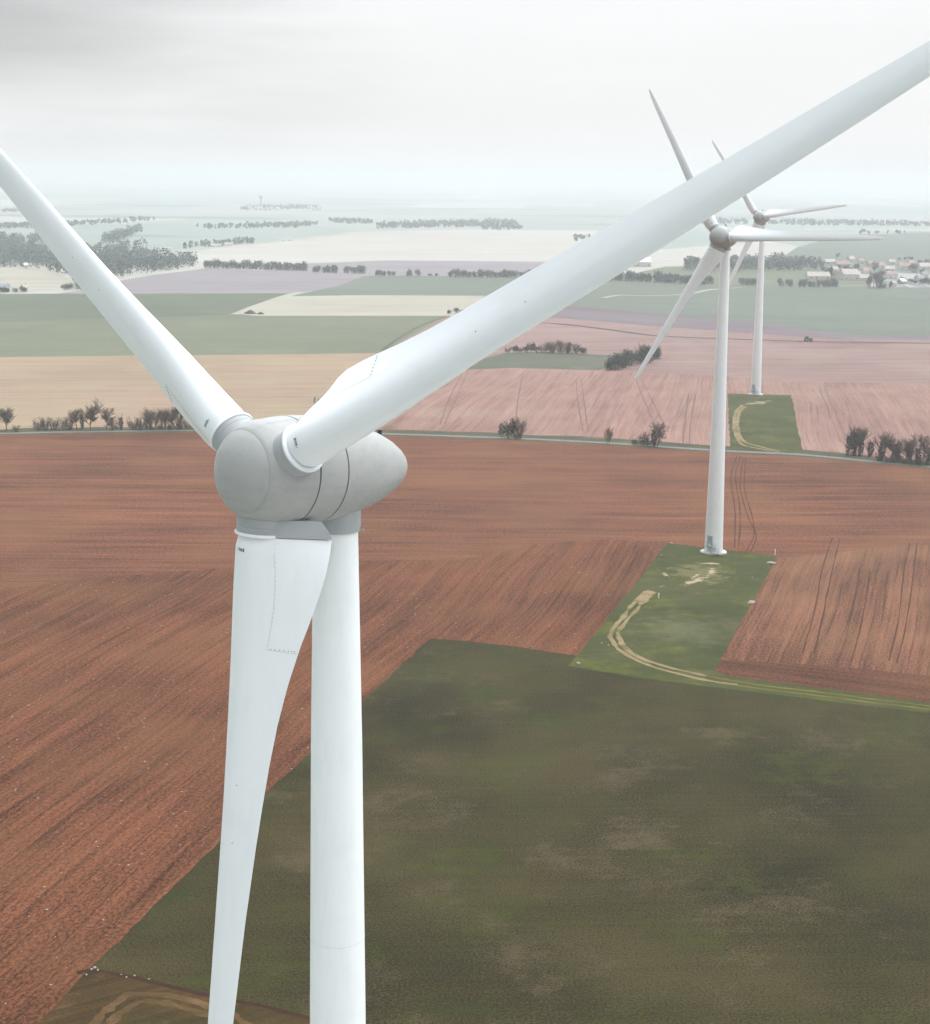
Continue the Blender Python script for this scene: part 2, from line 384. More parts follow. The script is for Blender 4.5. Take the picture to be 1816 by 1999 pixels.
M['road'] = m_plain('worn_asphalt', (.15, .15, .145), .9, .15, .5, .2)
M['track'] = m_grass('pale_bare_track', [(.10, .075, .03), (.30, .225, .125), (.055, .06, .012), (.20, .125, .07)], 0, .22, .4, .9, 1.2)
M['track_grass'] = m_grass('yellowed_track_grass', [(.05, .045, .008), (.20, .155, .035), (.06, .065, .008), (.17, .12, .05)], 0, .22, .4, .9, 1.4)
M['dry_track'] = m_grass('worn_dry_grass', [(.04, .024, .008), (.15, .085, .035), (.05, .04, .012), (.19, .10, .055)], 0, .25, .4, .9, 1.2)
M['rut'] = m_plain('pressed_soil', (.052, .020, .011), .95, .2, .6, .1)
M['rut_pink'] = m_plain('pressed_pink_soil', (.135, .078, .066), .95, .15, .5, .1)
M['rut_left'] = m_plain('dark_furrow_soil', (.035, .015, .010), .95, .2, .6, .1)  # dark soil colour for the line along the meadow edge
M['furrow'] = m_plain('fresh_furrow_soil', (.06, .042, .05), .95, .15, .2, .1)

# y below 445: far fields beyond the hedgerows
field('field', [(-500, 478), (60, 474), (300, 500), (470, 478), (700, 452), (900, 448), (1180, 450), (1230, 470), (1150, 545), (700, 540), (300, 548), (-500, 560)], M['pale'], -.24)
field('field', [(-500, 530), (0, 526), (60, 523), (108, 530), (140, 548), (150, 556), (100, 566), (0, 571), (-500, 578)], M['tan2'], -.20)
field('field', [(500, 530), (560, 515), (760, 508), (930, 509), (1180, 512), (1180, 548), (700, 542)], M['purple'], -.215)
field('field', [(1480, 520), (1540, 488), (1640, 458), (1900, 452), (2500, 470), (2500, 540), (1816, 535)], M['crop_right'], -.21)
field('field', [(1100, 505), (1300, 486), (1500, 470), (1560, 480), (1500, 522), (1200, 535)], M['pale'], -.20)
field('field', [(1180, 545), (1300, 520), (1480, 517), (1620, 525), (1700, 545), (1700, 566), (1180, 556)], M['crop'], -.19)
field('field', [(-500, 582), (0, 575), (110, 573), (180, 562), (240, 546), (300, 536), (400, 524), (550, 529), (720, 538), (660, 560), (540, 576)], M['purple'], -.16)
field('field', [(500, 578), (600, 570), (660, 558), (712, 538), (800, 537), (1120, 545), (1200, 547), (1100, 590), (500, 590)], M['crop_right'], -.15)
field('field', [(-500, 584), (0, 573), (200, 573), (560, 572), (470, 612), (300, 619), (0, 628), (-500, 642)], M['crop_dark'], -.12)
field('field', [(478, 616), (470, 610), (566, 578), (700, 576), (1060, 578), (1000, 622)], M['tan2'], -.11)
strip('path', [(462, 613), (500, 598), (560, 577), (590, 570)], 9, M['tan2'], -.105)
field('field', [(1040, 600), (1120, 562), (1200, 548), (1400, 554), (1816, 561), (2500, 568), (2500, 690), (1816, 664), (1000, 640)], M['crop_right'], -.13)
field('field', [(1000, 592), (1120, 597), (1250, 609), (1400, 622), (1500, 630), (1600, 647), (1680, 654), (1816, 655), (2500, 668), (2500, 700), (1000, 640)], M['purple2'], -.10)
field('field', [(1000, 618), (1100, 621), (1280, 637), (1500, 652), (1640, 662), (1816, 665), (2500, 680), (2500, 980), (1816, 912), (1560, 888), (1200, 868), (970, 857), (640, 848), (500, 843), (640, 770), (735, 692), (870, 618)], M['pink_far'], -.085)
field('field', [(540, 850), (640, 770), (735, 716), (900, 716), (1000, 720), (1170, 724), (1290, 728), (1432, 735), (1560, 745), (1800, 748), (2500, 760), (2500, 990), (1816, 914), (1560, 890), (1200, 870), (970, 859)], M['pink'], -.07, 1.2, 12, 3)
strip('furrow', [(1000, 628), (1090, 632), (1180, 642), (1280, 655), (1420, 661), (1560, 666), (1700, 668), (1816, 670), (2200, 680)], 5.5, M['furrow'], -.05, wv=.3)
field('field', [(-500, 640), (0, 627), (300, 619), (470, 613), (500, 616), (880, 616), (735, 692), (600, 692), (300, 693), (0, 697), (-500, 704)], M['crop'], -.09)
field('field', [(-500, 704), (0, 697), (300, 693), (600, 691), (742, 689), (640, 770), (540, 850), (0, 850), (-500, 862)], M['tan'], -.08)
strip('path', [(870, 617), (840, 628), (811, 640), (775, 662), (745, 684)], 2.5, M['patch_green'], -.045, wv=.3)
field('field', [(900, 722), (935, 703), (985, 689), (1080, 687), (1150, 691), (1200, 694), (1260, 698), (1230, 706), (1170, 722), (1080, 720), (1000, 718)], M['patch_green'], -.055, 1.5, 14, 4)
road_px = [(-500, 857), (-200, 850), (0, 846), (130, 843), (380, 840), (560, 842), (760, 847), (970, 854), (1180, 864), (1400, 879), (1560, 887), (1700, 900), (1816, 911), (2300, 962)]
strip('verge', road_px, 22, M['verge'], -.04, wv=.25, seed=3)

# the red field of the nearer turbines, in three directions of working
red_far = [(-600, 862), (0, 849), (380, 844), (760, 851), (970, 858), (1180, 868), (1400, 883), (1560, 891), (1700, 904), (1816, 916), (2500, 992), (2500, 1600), (1816, 1400), (838, 1270), (200, 1300), (-600, 1500)]
field('field', red_far, M['red_far'], -.03, .6, 9, 1)
field('field', [(-700, 1420), (-200, 1190), (0, 1150), (180, 1128), (420, 1110), (700, 1096), (900, 1092), (1050, 1062), (1180, 1052), (1304, 1058), (1130, 1290), (838, 1256), (60, 2010), (-100, 2300), (-900, 2300)], M['red_left'], -.022, 1.6, 8, 2)
field('field', [(1390, 1330), (1436, 1235), (1520, 1088), (1600, 1082), (1700, 1070), (1850, 1062), (2500, 1080), (2500, 1500), (1816, 1390)], M['red_right'], -.021, 1.2, 8, 5)
field('field', [(1385, 1335), (1408, 1288), (1500, 1292), (1620, 1300), (1816, 1318), (2500, 1390), (2500, 1500), (1816, 1392)], M['red_head'], -.014, .8, 6, 6)
strip('road', road_px, 3.4, M['road'], -.012, wv=.05)

near = [(838, 1246), (900, 1250), (1000, 1261), (1060, 1270), (1130, 1280), (1260, 1300), (1400, 1326), (1600, 1352), (1816, 1381), (2600, 1485), (2900, 2700), (-500, 2700), (-200, 2260), (70, 1999), (130, 1938), (180, 1886), (300, 1767), (430, 1640), (500, 1568), (607, 1466), (706, 1372)]
field('meadow', near, M['near_grass'], -.008, .55, 2.2, 7)
field('meadow', [(172, 1893), (225, 1903), (300, 1920), (410, 1946), (500, 1963), (600, 1988), (720, 2020), (900, 2080), (1300, 2300), (1300, 2700), (-500, 2700), (-200, 2265), (66, 2004), (120, 1950)], M['dry_grass'], 0.0, .5, 2.2, 8)
strip('furrow', [(150, 1900), (180, 1893), (230, 1902), (300, 1918), (410, 1944), (500, 1962), (600, 1987), (720, 2020)], .75, M['rut_left'], .004, wv=.5)
strip('track', None, 1.1, M['dry_track'], .004, wv=.9, seed=4, parts=[[(170, 2020), (190, 1992), (214, 1966), (254, 1942), (330, 1944), (406, 1964), (470, 1993), (540, 2030)], [(196, 2030), (215, 2000), (236, 1976), (270, 1958), (330, 1960), (400, 1981), (450, 2006)]])
pad2 = [(1303, 1060), (1340, 1064), (1420, 1074), (1517, 1085), (1512, 1100), (1496, 1128), (1462, 1190), (1436, 1236), (1396, 1312), (1440, 1322), (1600, 1343), (1816, 1372), (2500, 1460), (2500, 1490), (1816, 1392), (1600, 1366), (1400, 1342), (1240, 1322), (1110, 1300), (1128, 1280), (1170, 1228), (1240, 1143)]
field('meadow', pad2, M['pad_grass'], .004, .35, 2.5, 9)
def patch(mat, a, b_, h_, col, **k):
    """patch from ground point a to ground point b_, h_ metres half width"""
    A_, B_ = G(*a), G(*b_); c_ = (A_ + B_) / 2; d_ = B_ - A_
    add_patch(M[mat], c_.x, c_.y, d_.length / 2, h_, atan2(d_.y, d_.x), col, **k)
patch('pad_grass', (1236, 1230), (1424, 1226), 17, (.110, .108, .060), thr=-.1, soft=.3, sc=.25, amt=.55)
patch('pad_grass', (1300, 1118), (1440, 1120), 13, (.165, .140, .065), thr=.1, soft=.12, sc=.3, amt=.55)
BARE = (.36, .27, .18)
patch('pad_grass', (1366, 1099), (1414, 1101), 1.3, BARE, thr=.2, soft=.1, sc=.6)
patch('pad_grass', (1396, 1106), (1386, 1126), 1.3, BARE, thr=.3, soft=.1, sc=.7)
patch('pad_grass', (1390, 1122), (1322, 1148), 1.5, BARE, thr=.3, soft=.1, sc=.7)
patch('pad_grass', (1376, 1112), (1342, 1138), 1.0, BARE, thr=.5, soft=.1, sc=.7)
patch('pad_grass', (1294, 1112), (1308, 1132), 1.2, BARE, thr=.5, soft=.1, sc=.7)
patch('pad_grass', (1262, 1150), (1320, 1140), 1.8, BARE, thr=.7, soft=.1, sc=.7)
patch('pad_grass', (1446, 792), (1510, 781), 5, (.26, .22, .16), thr=.35, soft=.1, sc=.25)
patch('pad_grass', (1110, 1298), (1330, 1330), 4.0, (.075, .085, .012), thr=.2, soft=.2, sc=.2, amt=.7)
GRN = (.020, .032, .006)
for a_, b__, w_ in (((850, 1262), (800, 1380), 11), ((846, 1254), (1120, 1290), 5), ((720, 1375), (560, 1530), 4.0), ((560, 1530), (440, 1650), 3.2), ((420, 1680), (230, 1850), 2.4), ((1000, 1380), (1180, 1440), 7), ((900, 1330), (1010, 1370), 8),
                    ((740, 1960), (1100, 1990), 2.2), ((1240, 1320), (1700, 1385), 4)):
    patch('near_grass', a_, b__, w_, GRN, thr=.15, soft=.3, sc=.6, amt=.65)
for a_, b__, w_ in (((1180, 1460), (1330, 1475), 10), ((980, 1740), (1130, 1760), 3), ((1330, 1640), (1480, 1660), 5), ((840, 1560), (930, 1620), 6)):
    patch('near_grass', a_, b__, w_, (.085, .062, .040), thr=.45, soft=.3, sc=.8, amt=.4)
strip('track', None, .95, M['track'], .016, wv=.8, seed=6, parts=[
    [(1262, 1154), (1240, 1176), (1214, 1208), (1195, 1233), (1197, 1252), (1218, 1274), (1256, 1294), (1297, 1308), (1376, 1327), (1440, 1337)],
    [(1275, 1156), (1256, 1176), (1228, 1210), (1210, 1233), (1212, 1250), (1228, 1269), (1262, 1289), (1310, 1303), (1380, 1319)]])
strip('track', None, .75, M['track_grass'], .012, wv=.8, seed=16, parts=[
    [(1410, 1332), (1475, 1343), (1600, 1358), (1700, 1371), (1816, 1385), (2200, 1436)],
    [(1378, 1319), (1475, 1336), (1600, 1351), (1700, 1364), (1816, 1378), (2200, 1428)]])
field('bare_earth', [(1246, 1172), (1256, 1158), (1266, 1152), (1282, 1157), (1272, 1166), (1258, 1180), (1248, 1186)], M['track'], .020, 1.0, 1.0, 12)
strip('furrow', None, .27, M['rut'], -.006, wv=.9, parts=[
    [(1626, 1050), (1615, 1082), (1602, 1130), (1592, 1190), (1568, 1275)], [(1641, 1050), (1631, 1090), (1618, 1150), (1608, 1200), (1590, 1278)],
    [(1778, 1060), (1766, 1110), (1757, 1200), (1736, 1290)], [(1792, 1060), (1784, 1120), (1772, 1210), (1752, 1295)],
    [(1440, 890), (1428, 930), (1436, 1000), (1435, 1070)], [(1447, 890), (1437, 930), (1446, 1000), (1443, 1071)],
    [(1452, 895), (1446, 950), (1462, 1010), (1478, 1045), (1466, 1078)], [(1458, 895), (1454, 950), (1470, 1010), (1473, 1045), (1458, 1077)],
    [(1680, 1110), (1664, 1200), (1640, 1285)], [(1700, 1110), (1686, 1200), (1664, 1290)]])
strip('furrow', None, .48, M['rut_pink'], -.05, wv=.8, parts=[
    [(905, 722), (880, 770), (858, 828)], [(915, 722), (893, 770), (868, 828)], [(1022, 728), (1014, 770), (1008, 815)],
    [(1126, 740), (1130, 790), (1140, 842)], [(1136, 740), (1142, 790), (1150, 840)],
    [(1243, 742), (1258, 780), (1280, 828)], [(1254, 742), (1276, 785), (1298, 828)],
    [(1346, 768), (1340, 810), (1334, 866)], [(1359, 768), (1352, 810), (1346, 868)],
    [(1600, 757), (1618, 800), (1642, 862)], [(1611, 757), (1630, 800), (1654, 862)]])
# pad of the farthest turbine
field('meadow', [(1422, 768), (1476, 770), (1545, 771), (1552, 800), (1558, 835), (1569, 884), (1500, 882), (1427, 877), (1424, 820)], M['pad_grass'], -.01, .5, 3, 13)
strip('track', None, 1.3, M['track'], 0.0, wv=.4, seed=8, parts=[
    [(1450, 791), (1438, 804), (1434, 830), (1440, 853), (1451, 868), (1485, 876), (1524, 883)],
    [(1456, 793), (1444, 806), (1441, 830), (1446, 851), (1458, 864), (1490, 873), (1524, 881)]])

# ---------------------------------------------------------------- wind turbines
def basis(az, tilt):
    n = Vector((sin(az) * cos(tilt), cos(az) * cos(tilt), sin(tilt)))
    u = Vector((0, 0, 1)).cross(n).normalized(); v = n.cross(u)
    return n, u, v
def interp(tab, r):
    if r <= tab[0][0]: return tab[0][1:]
    for a, b in zip(tab[:-1], tab[1:]):
        if r <= b[0]:
            t = (r - a[0]) / (b[0] - a[0]); return [x + (y - x) * t for x, y in zip(a[1:], b[1:])]
    return tab[-1][1:]
# radius: trailing edge (te, -n), leading edge (te, -n), half thickness
BT = [(3.01, 2.46, 2.34, -.97, -.10, .96), (3.6, 2.64, 2.13, -1.09, -.14, 1.06), (4.5, 2.80, 1.84, -1.08, -.19, 1.0), (5.5, 2.79, 1.54, -1.08, -.22, .93), (7, 2.59, 1.18, -1.06, -.25, .82),
      (8, 2.41, .94, -1.04, -.26, .76), (10, 2.07, .61, -.99, -.28, .62), (12, 1.83, .37, -.93, -.28, .51), (14, 1.67, .20, -.87, -.29, .42), (16, 1.55, .07, -.82, -.30, .36),
      (18, 1.45, -.05, -.80, -.30, .31), (22, 1.24, -.19, -.76, -.33, .25), (26, 1.08, -.27, -.70, -.38, .20), (30, .92, -.36, -.62, -.44, .16), (34, .78, -.46, -.53, -.52, .125),
      (37, .64, -.55, -.45, -.60, .095), (39, .50, -.62, -.38, -.66, .07), (40.2, .34, -.67, -.30, -.70, .05), (40.8, .16, -.71, -.20, -.73, .03), (41.05, -.02, -.74, -.08, -.745, .012)]
NF, NA = 14, 22
def sec_centre(r, T, L):
    c = (T - L).normalized(); foot = L + c * (-L).dot(c)
    w2 = min(1, max(0, (r - 4) / 9)); w2 = w2 * w2 * (3 - 2 * w2); return foot * w2
def blade_ring(r, tab=BT):
    tx, ty, lx, ly, b = interp(tab, r)
    T = Vector((tx, ty)); L = Vector((lx, ly)); O = sec_centre(r, T, L); T = T - O; L = L - O
    e = T.normalized(); mm = Vector((e.y, -e.x))           # e towards trailing edge, mm upwind
    tl = T.length; ring = []
    w = .74 + .26 * min(1, max(0, (r - 12) / 12))                       # root shape -> aerofoil shape
    def hp(x):                                             # pressure side (upwind)
        a = (.5 + .5 * cos(pi * x)) ** 1.05; c = (1 - x ** 1.45)
        return b * (a * (1 - w) + c * w) + .012
    def hs(x): return -b * ((1 - x ** 1.7) * (1 - w * .1)) - .012
    for i in range(NA): x = 1 - i / NA; ring.append(e * (tl * x) + mm * hp(x))
    for i in range(NF * 2 + 1):
        a = pi / 2 - i * pi / (NF * 2)                     # +mm -> leading edge -> -mm
        ring.append(e * (-L.length * cos(a)) + mm * (hp(0) * sin(a)))
    for i in range(1, NA + 1): x = i / NA; ring.append(e * (tl * x) + mm * hs(x))
    return [q + O for q in ring]
def blade_pt(r, frac, lift=.006):
    """point on the upwind face, frac 0 = pitch axis .. 1 = trailing edge"""
    tx, ty, lx, ly, b = interp(BT, r); T = Vector((tx, ty)); T = T - sec_centre(r, T, Vector((lx, ly))); e = T.normalized(); mm = Vector((e.y, -e.x))
    ring = blade_ring(r); k = (1 - frac) * NA
    if frac >= 0:
        i = int(min(max(k, 0), NA - 1)); q = ring[i].lerp(ring[i + 1], k - i)
    else:
        j = NA - frac * NF; i = int(j); q = ring[i].lerp(ring[i + 1], j - i)
    q = q + mm * lift
    return Vector((q.x, -q.y, r))
def blade_mesh():
    mb = MB()
    rs = [3.01, 3.3, 3.6, 4, 4.5, 5, 5.5, 6, 6.5, 7, 7.5, 8, 8.7, 9.4, 10.2, 11, 12, 13, 14, 15, 16, 17, 18, 20, 22, 24, 26, 28, 30, 32, 34, 35.5, 37, 38, 39, 39.7, 40.2, 40.5, 40.8, 40.95, 41.05]
    K = len(blade_ring(5))
    for r in rs:
        for q in blade_ring(r): mb.v.append(Vector((q.x, -q.y, r)))
    for i in range(len(rs) - 1):
        for j in range(K):
            mb.f.append((i * K + j, i * K + (j + 1) % K, (i + 1) * K + (j + 1) % K, (i + 1) * K + j)); mb.m.append(0)
    mb.f.append(tuple(range(K))[::-1]); mb.m.append(0)
    k0 = (len(rs) - 1) * K; mb.f.append(tuple(k0 + j for j in range(K))); mb.m.append(0)
    mb.lathe([(2.86, 0), (2.86, 1.04), (3.05, 1.04)], 48)
    # round root inside the flap's first section
    return mb
def smooth_by_angle(o, ang=35):
    me = o.data; bm = bmesh.new(); bm.from_mesh(me); bmesh.ops.recalc_face_normals(bm, faces=bm.faces)
    for e in bm.edges:
        e.smooth = not (len(e.link_faces) == 2 and e.calc_face_angle(0) > radians(ang))
    for f in bm.faces: f.smooth = True
    bm.to_mesh(me); bm.free(); return o
def ribbon(mb, pts, w, mi=0):
    for a, b in zip(pts[:-1], pts[1:]):
        d = (b - a).normalized(); s = d.cross(Vector((0, 1, 0))).normalized() * w / 2
        mb.quad(a - s, b - s, b + s, a + s, mi)

PROF = []   # nacelle and spinner outline (s along the axis, r)
for i in range(0, 13):
    a = i / 12 * pi / 2; PROF.append((2.30 * cos(a), 2.47 * sin(a)))
PROF += [(-.6, 2.55), (-1.2, 2.60), (-1.8, 2.62), (-2.4, 2.61), (-3, 2.58), (-4, 2.49), (-5, 2.33), (-6.2, 2.02), (-7, 1.74), (-7.8, 1.40), (-8.4, 1.05), (-8.75, .78), (-9.0, .50), (-9.14, .25), (-9.2, 0.001)]
def prof_r(s):
    for (a, ra), (b, rb) in zip(PROF[:-1], PROF[1:]):
        if b <= s <= a: return ra + (rb - ra) * (a - s) / (a - b if a != b else 1)
    return 0
def prof_seg(s1, s0, dr=0.0, n=40):
    """outline from s1 (front) down to s0"""
    pts = [(s1, prof_r(s1))] + [(s, r) for s, r in PROF if s0 < s < s1] + [(s0, prof_r(s0))]
    fine = []
    for (a, ra), (b, rb) in zip(pts[:-1], pts[1:]):
        fine.append((a, ra + dr))
    fine.append((pts[-1][0], pts[-1][1] + dr)); return fine

def make_turbine(name, base, hub, yaw_deg, tilt_deg, phase_deg, over, label, proto=None, door_az=215):
    root = empty(name, base); tag(root, label, 'wind turbine', 'white three-bladed wind turbines in the fields')
    # tower ------------------------------------------------
    hz = hub
    top = hz - 3.0
    prof = [(0, 2.30), (6, 2.22), (20, 1.97), (36, 1.69), (hz - 30, 1.46), (hz - 14, 1.29), (top, 1.10)]
    mb = MB(); mb.lathe(prof, 72); tw = mb.build('tower', M['tower'], root, True)
    for z in (22.3, 45.0, hz - 24.5):                       # flange joints between tower sections
        if z > top - 5: continue
        r = [p for p in prof]
        rr = next(ra + (rb - ra) * (z - za) / (zb - za) for (za, ra), (zb, rb) in zip(prof[:-1], prof[1:]) if za <= z <= zb)
        mb = MB(); mb.lathe([(z - .02, rr - .01), (z - .02, rr + .008), (z + .02, rr + .008), (z + .02, rr - .01)], 72); mb.build('joint_ring', M['tower_joint'], tw)
    mb = MB(); mb.lathe([(0, 3.35), (.28, 3.3), (.36, 3.15), (.36, 2.2)], 64); f = mb.build('foundation', M['concrete'], root)
    if proto:
        for ch in proto.children:
            if ch.name.split('.')[0] in ('door', 'stair'): copy_tree(ch, root)
    else:
        da = radians(door_az); dn = Vector((sin(da), cos(da), 0)); ds = Vector((dn.y, -dn.x, 0)) * -1
        dm = Matrix(((ds.x, dn.x, 0, 0), (ds.y, dn.y, 0, 0), (0, 0, 1, 0), (0, 0, 0, 1)))
        mb = MB(); mb.box(-.55, .55, 2.12, 2.26, 2.2, 4.5, 0, dm); mb.box(-.68, .68, 2.10, 2.22, 2.08, 4.62, 0, dm)
        dr = mb.build('door', M['door'], root)
        mb = MB(); mb.box(-.35, .35, 2.262, 2.275, 3.6, 4.2, 0, dm); mb.build('louvre', M['line'], dr)
        mb = MB(); mb.box(-.9, .9, 2.3, 3.5, 2.0, 2.08, 0, dm)
        for i in range(10):
            z = 1.85 - i * .185; x = .9 + i * .27; mb.box(x, x + .28, 2.35, 3.4, z, z + .05, 0, dm)
        for yy in (2.35, 3.42): mb.tube([dm @ Vector((.9, yy, 2.0)), dm @ Vector((3.6, yy, .12))], [.05, .05], 6)
        for x in (-.85, .85): mb.tube([dm @ Vector((x, 3.42, 0)), dm @ Vector((x, 3.42, 2.0))], [.05, .05], 6)
        st = mb.build('stair', M['steel'], root)
        mb = MB()
        for yy in (2.42, 3.42):
            mb.tube([dm @ Vector((-.85, yy, 3.1)), dm @ Vector((.9, yy, 3.1)), dm @ Vector((3.6, yy, 1.2))], [.03] * 3, 6)
            mb.tube([dm @ Vector((-.85, yy, 2.6)), dm @ Vector((.9, yy, 2.6)), dm @ Vector((3.6, yy, .7))], [.025] * 3, 6)
            for x, z in ((-.85, 2.0), (.9, 2.0), (1.8, 1.38), (2.7, .76), (3.6, .12)): mb.tube([dm @ Vector((x, yy, z)), dm @ Vector((x, yy, z + 1.1))], [.025] * 2, 6)
        mb.build('handrail', M['steel'], st)
    # nacelle ----------------------------------------------
    n, u, v = basis(radians(yaw_deg), radians(tilt_deg))
    c = Vector((0, 0, hz)) + n * over
    Mx = Matrix(((u.x, v.x, n.x, c.x), (u.y, v.y, n.y, c.y), (u.z, v.z, n.z, c.z), (0, 0, 0, 1)))
    if proto:
        for ch in proto.children:
            kn = ch.name.split('.')[0]
            if kn in ('nose_cap', 'spinner', 'generator_casing', 'nacelle'):
                q = copy_tree(ch, root); q.matrix_local = Mx @ Matrix.Rotation(radians(phase_deg - T1_PH), 4, 'Z') if kn == 'spinner' else Mx
    else:
        def part(nm, segs, mat, par=root, k=96):
            mb = MB()
            for sg in segs: mb.lathe(sg, k)
            o = mb.build(nm, mat, par, True); smooth_by_angle(o, 40); return o
        G1, G2 = -1.2, -3.0; g = .044
        cap = part('nose_cap', [prof_seg(2.29999, 1.40)], M['shell'])
        spn = part('spinner', [[(1.39, prof_r(1.40) - .03)] + prof_seg(1.375, G1 + g) + [(G1 + g, 2.44)]], M['shell'])
        gen = part('generator_casing', [[(G1 - g, 2.44)] + prof_seg(G1 - g, G2 + g) + [(G2 + g, 2.42)]], M['shell'])
        nac = part('nacelle', [[(G2 - g, 2.42)] + prof_seg(G2 - g, -6.2) + prof_seg(-6.215, -9.2)], M['shell'])
        part('seal_ring', [[(G1 + g, 2.46), (G1 - g, 2.46)]], M['seam'], spn)
        part('seal_ring', [[(G2 + g, 2.44), (G2 - g, 2.44)]], M['seam'], nac)
        def longline(ang, s1, s0, nm, par, w=.014, lift=.006):
            mb = MB(); k = 26; P = []
            for i in range(k + 1):
                s = s1 + (s0 - s1) * i / k; r = prof_r(s) + lift
                P.append((s, r))
            da = w / 2.4
            for (s, r), (s2, r2) in zip(P[:-1], P[1:]):
                mb.quad(*[Vector((rr * cos(a), rr * sin(a), ss)) for ss, rr, a in ((s, r, ang - da), (s2, r2, ang - da), (s2, r2, ang + da), (s, r, ang + da))])
            mb.build(nm, M['line2'], par)
        a0 = radians(-12)
        longline(a0, 1.37, G1 + .03, 'panel_joint', spn); longline(a0, G1 - .03, G2 + .03, 'panel_joint', gen)
        longline(a0 - .14, G2 - .03, -9.0, 'panel_joint', nac)
        for aa in (radians(75), radians(168)): longline(aa, 1.37, G1 + .03, 'panel_joint', spn); longline(aa, G2 - .03, -9.0, 'panel_joint', nac)
        # grey stubs that carry the blades and the wedge that carries on the blade's root flap
        for k in range(3):
            a = k * 2 * pi / 3 + radians(phase_deg)
            d = Vector((cos(a), sin(a), 0)); te = Vector((-sin(a), cos(a), 0)); nn_ = Vector((0, 0, 1))
            bm_ = Matrix(((te.x, nn_.x, d.x, 0), (te.y, nn_.y, d.y, 0), (te.z, nn_.z, d.z, 0), (0, 0, 0, 1)))
            mb = MB(); mb.lathe([(1.5, 1.15), (2.56, 1.13), (2.575, 1.115), (2.59, 1.13), (2.88, 1.13), (2.88, .9)], 64, 0, bm_)
            o = mb.build('blade_socket', M['fairing'], spn, True); smooth_by_angle(o, 40)
            # wedge
            mb = MB(); rs = (2.15, 2.3, 2.45, 2.6, 2.8, 2.97)
            ring0 = blade_ring(3.2); K = len(ring0); idx = [i for i in range(K) if (ring0[i].x > 1.02)]
            loop = [ring0[i] for i in idx]; m_ = len(loop)
            half = sum(1 for i in idx if i < NA)
            for r in rs:
                kk = 1 - .10 * max(0, 2.97 - r) - .16 * max(0, 2.65 - r)
                for q in loop:
                    mb.v.append(bm_ @ Vector((q.x * kk, -q.y * kk, r)))
            for i in range(len(rs) - 1):
                for j in range(m_):
                    mb.f.append((i * m_ + j, i * m_ + (j + 1) % m_, (i + 1) * m_ + (j + 1) % m_, (i + 1) * m_ + j)); mb.m.append(0)
            mb.f.append(tuple((len(rs) - 1) * m_ + j for j in range(m_))); mb.m.append(0)
            mb.f.append(tuple(range(m_))[::-1]); mb.m.append(0)
            o = mb.build('root_fairing', M['fairing'], spn); smooth_by_angle(o, 30)
        # things on the nacelle roof
        def roof(s, off=0): return Vector((0, prof_r(s) + off, s))
        mb = MB()
        p = roof(-3.35) + Vector((-.2, 0, 0)); mb.tube([p + Vector((0, -.1, 0)), p + Vector((0, .85, 0))], [.045, .045], 8)
        mb.tube([p + Vector((-.3, .62, 0)), p + Vector((.3, .62, 0))], [.03, .03], 8)
        mb.tube([p + Vector((.3, .6, 0)), p + Vector((.3, .82, 0))], [.07, .05], 8)
        mb.tube([p + Vector((-.3, .6, 0)), p + Vector((-.3, .9, 0))], [.045, .045], 8)
        mb.box(-.10, .10, p.y + .2, p.y + .55, p.z - .12, p.z + .12); mb.build('weather_mast', M['steel'], nac)
        mb = MB(); p = roof(-7.4); mb.tube([p + Vector((0, -.15, 0)), p + Vector((0, .28, 0))], [.11, .11], 10); mb.build('warning_light', M['seam'], nac)
        mb = MB()
        for i in range(20):
            a = i / 20 * 2 * pi; a2 = (i + 1) / 20 * 2 * pi
            P1, P2 = [Vector((.52 * cos(q), prof_r(-3.4 + .52 * sin(q)) - .13 + .20, -3.4 + .52 * sin(q))) for q in (a, a2)]
            mb.tube([P1, P2], [.028, .028], 6)
        mb.box(-.45, .45, 2.3, 2.62, -3.8, -3.0); mb.build('roof_hatch', M['shell'], nac)
        for o in (cap, spn, gen, nac): o.matrix_local = Mx
    # collar between tower and nacelle
    mb = MB(); mb.lathe([(top - .06, 1.06), (top - .06, 1.22), (top + .03, 1.25), (hz - 1.6, 1.28)], 64); cl = mb.build('tower_collar', M['fairing'], root, True); smooth_by_angle(cl, 40)
    mb = MB(); mb.tube([(1.2, -.3, top + .1), (1.5, -.36, top + .16)], [.05, .03], 6); mb.tube([(1.25, -.3, top + .1), (1.45, -.33, top - .02)], [.03, .03], 6); mb.build('bracket', M['steel'], cl)
    # blades -----------------------------------------------
    src = [ch for ch in proto.children if ch.name.split('.')[0] == 'blade'] if proto else None
    dphase = 0
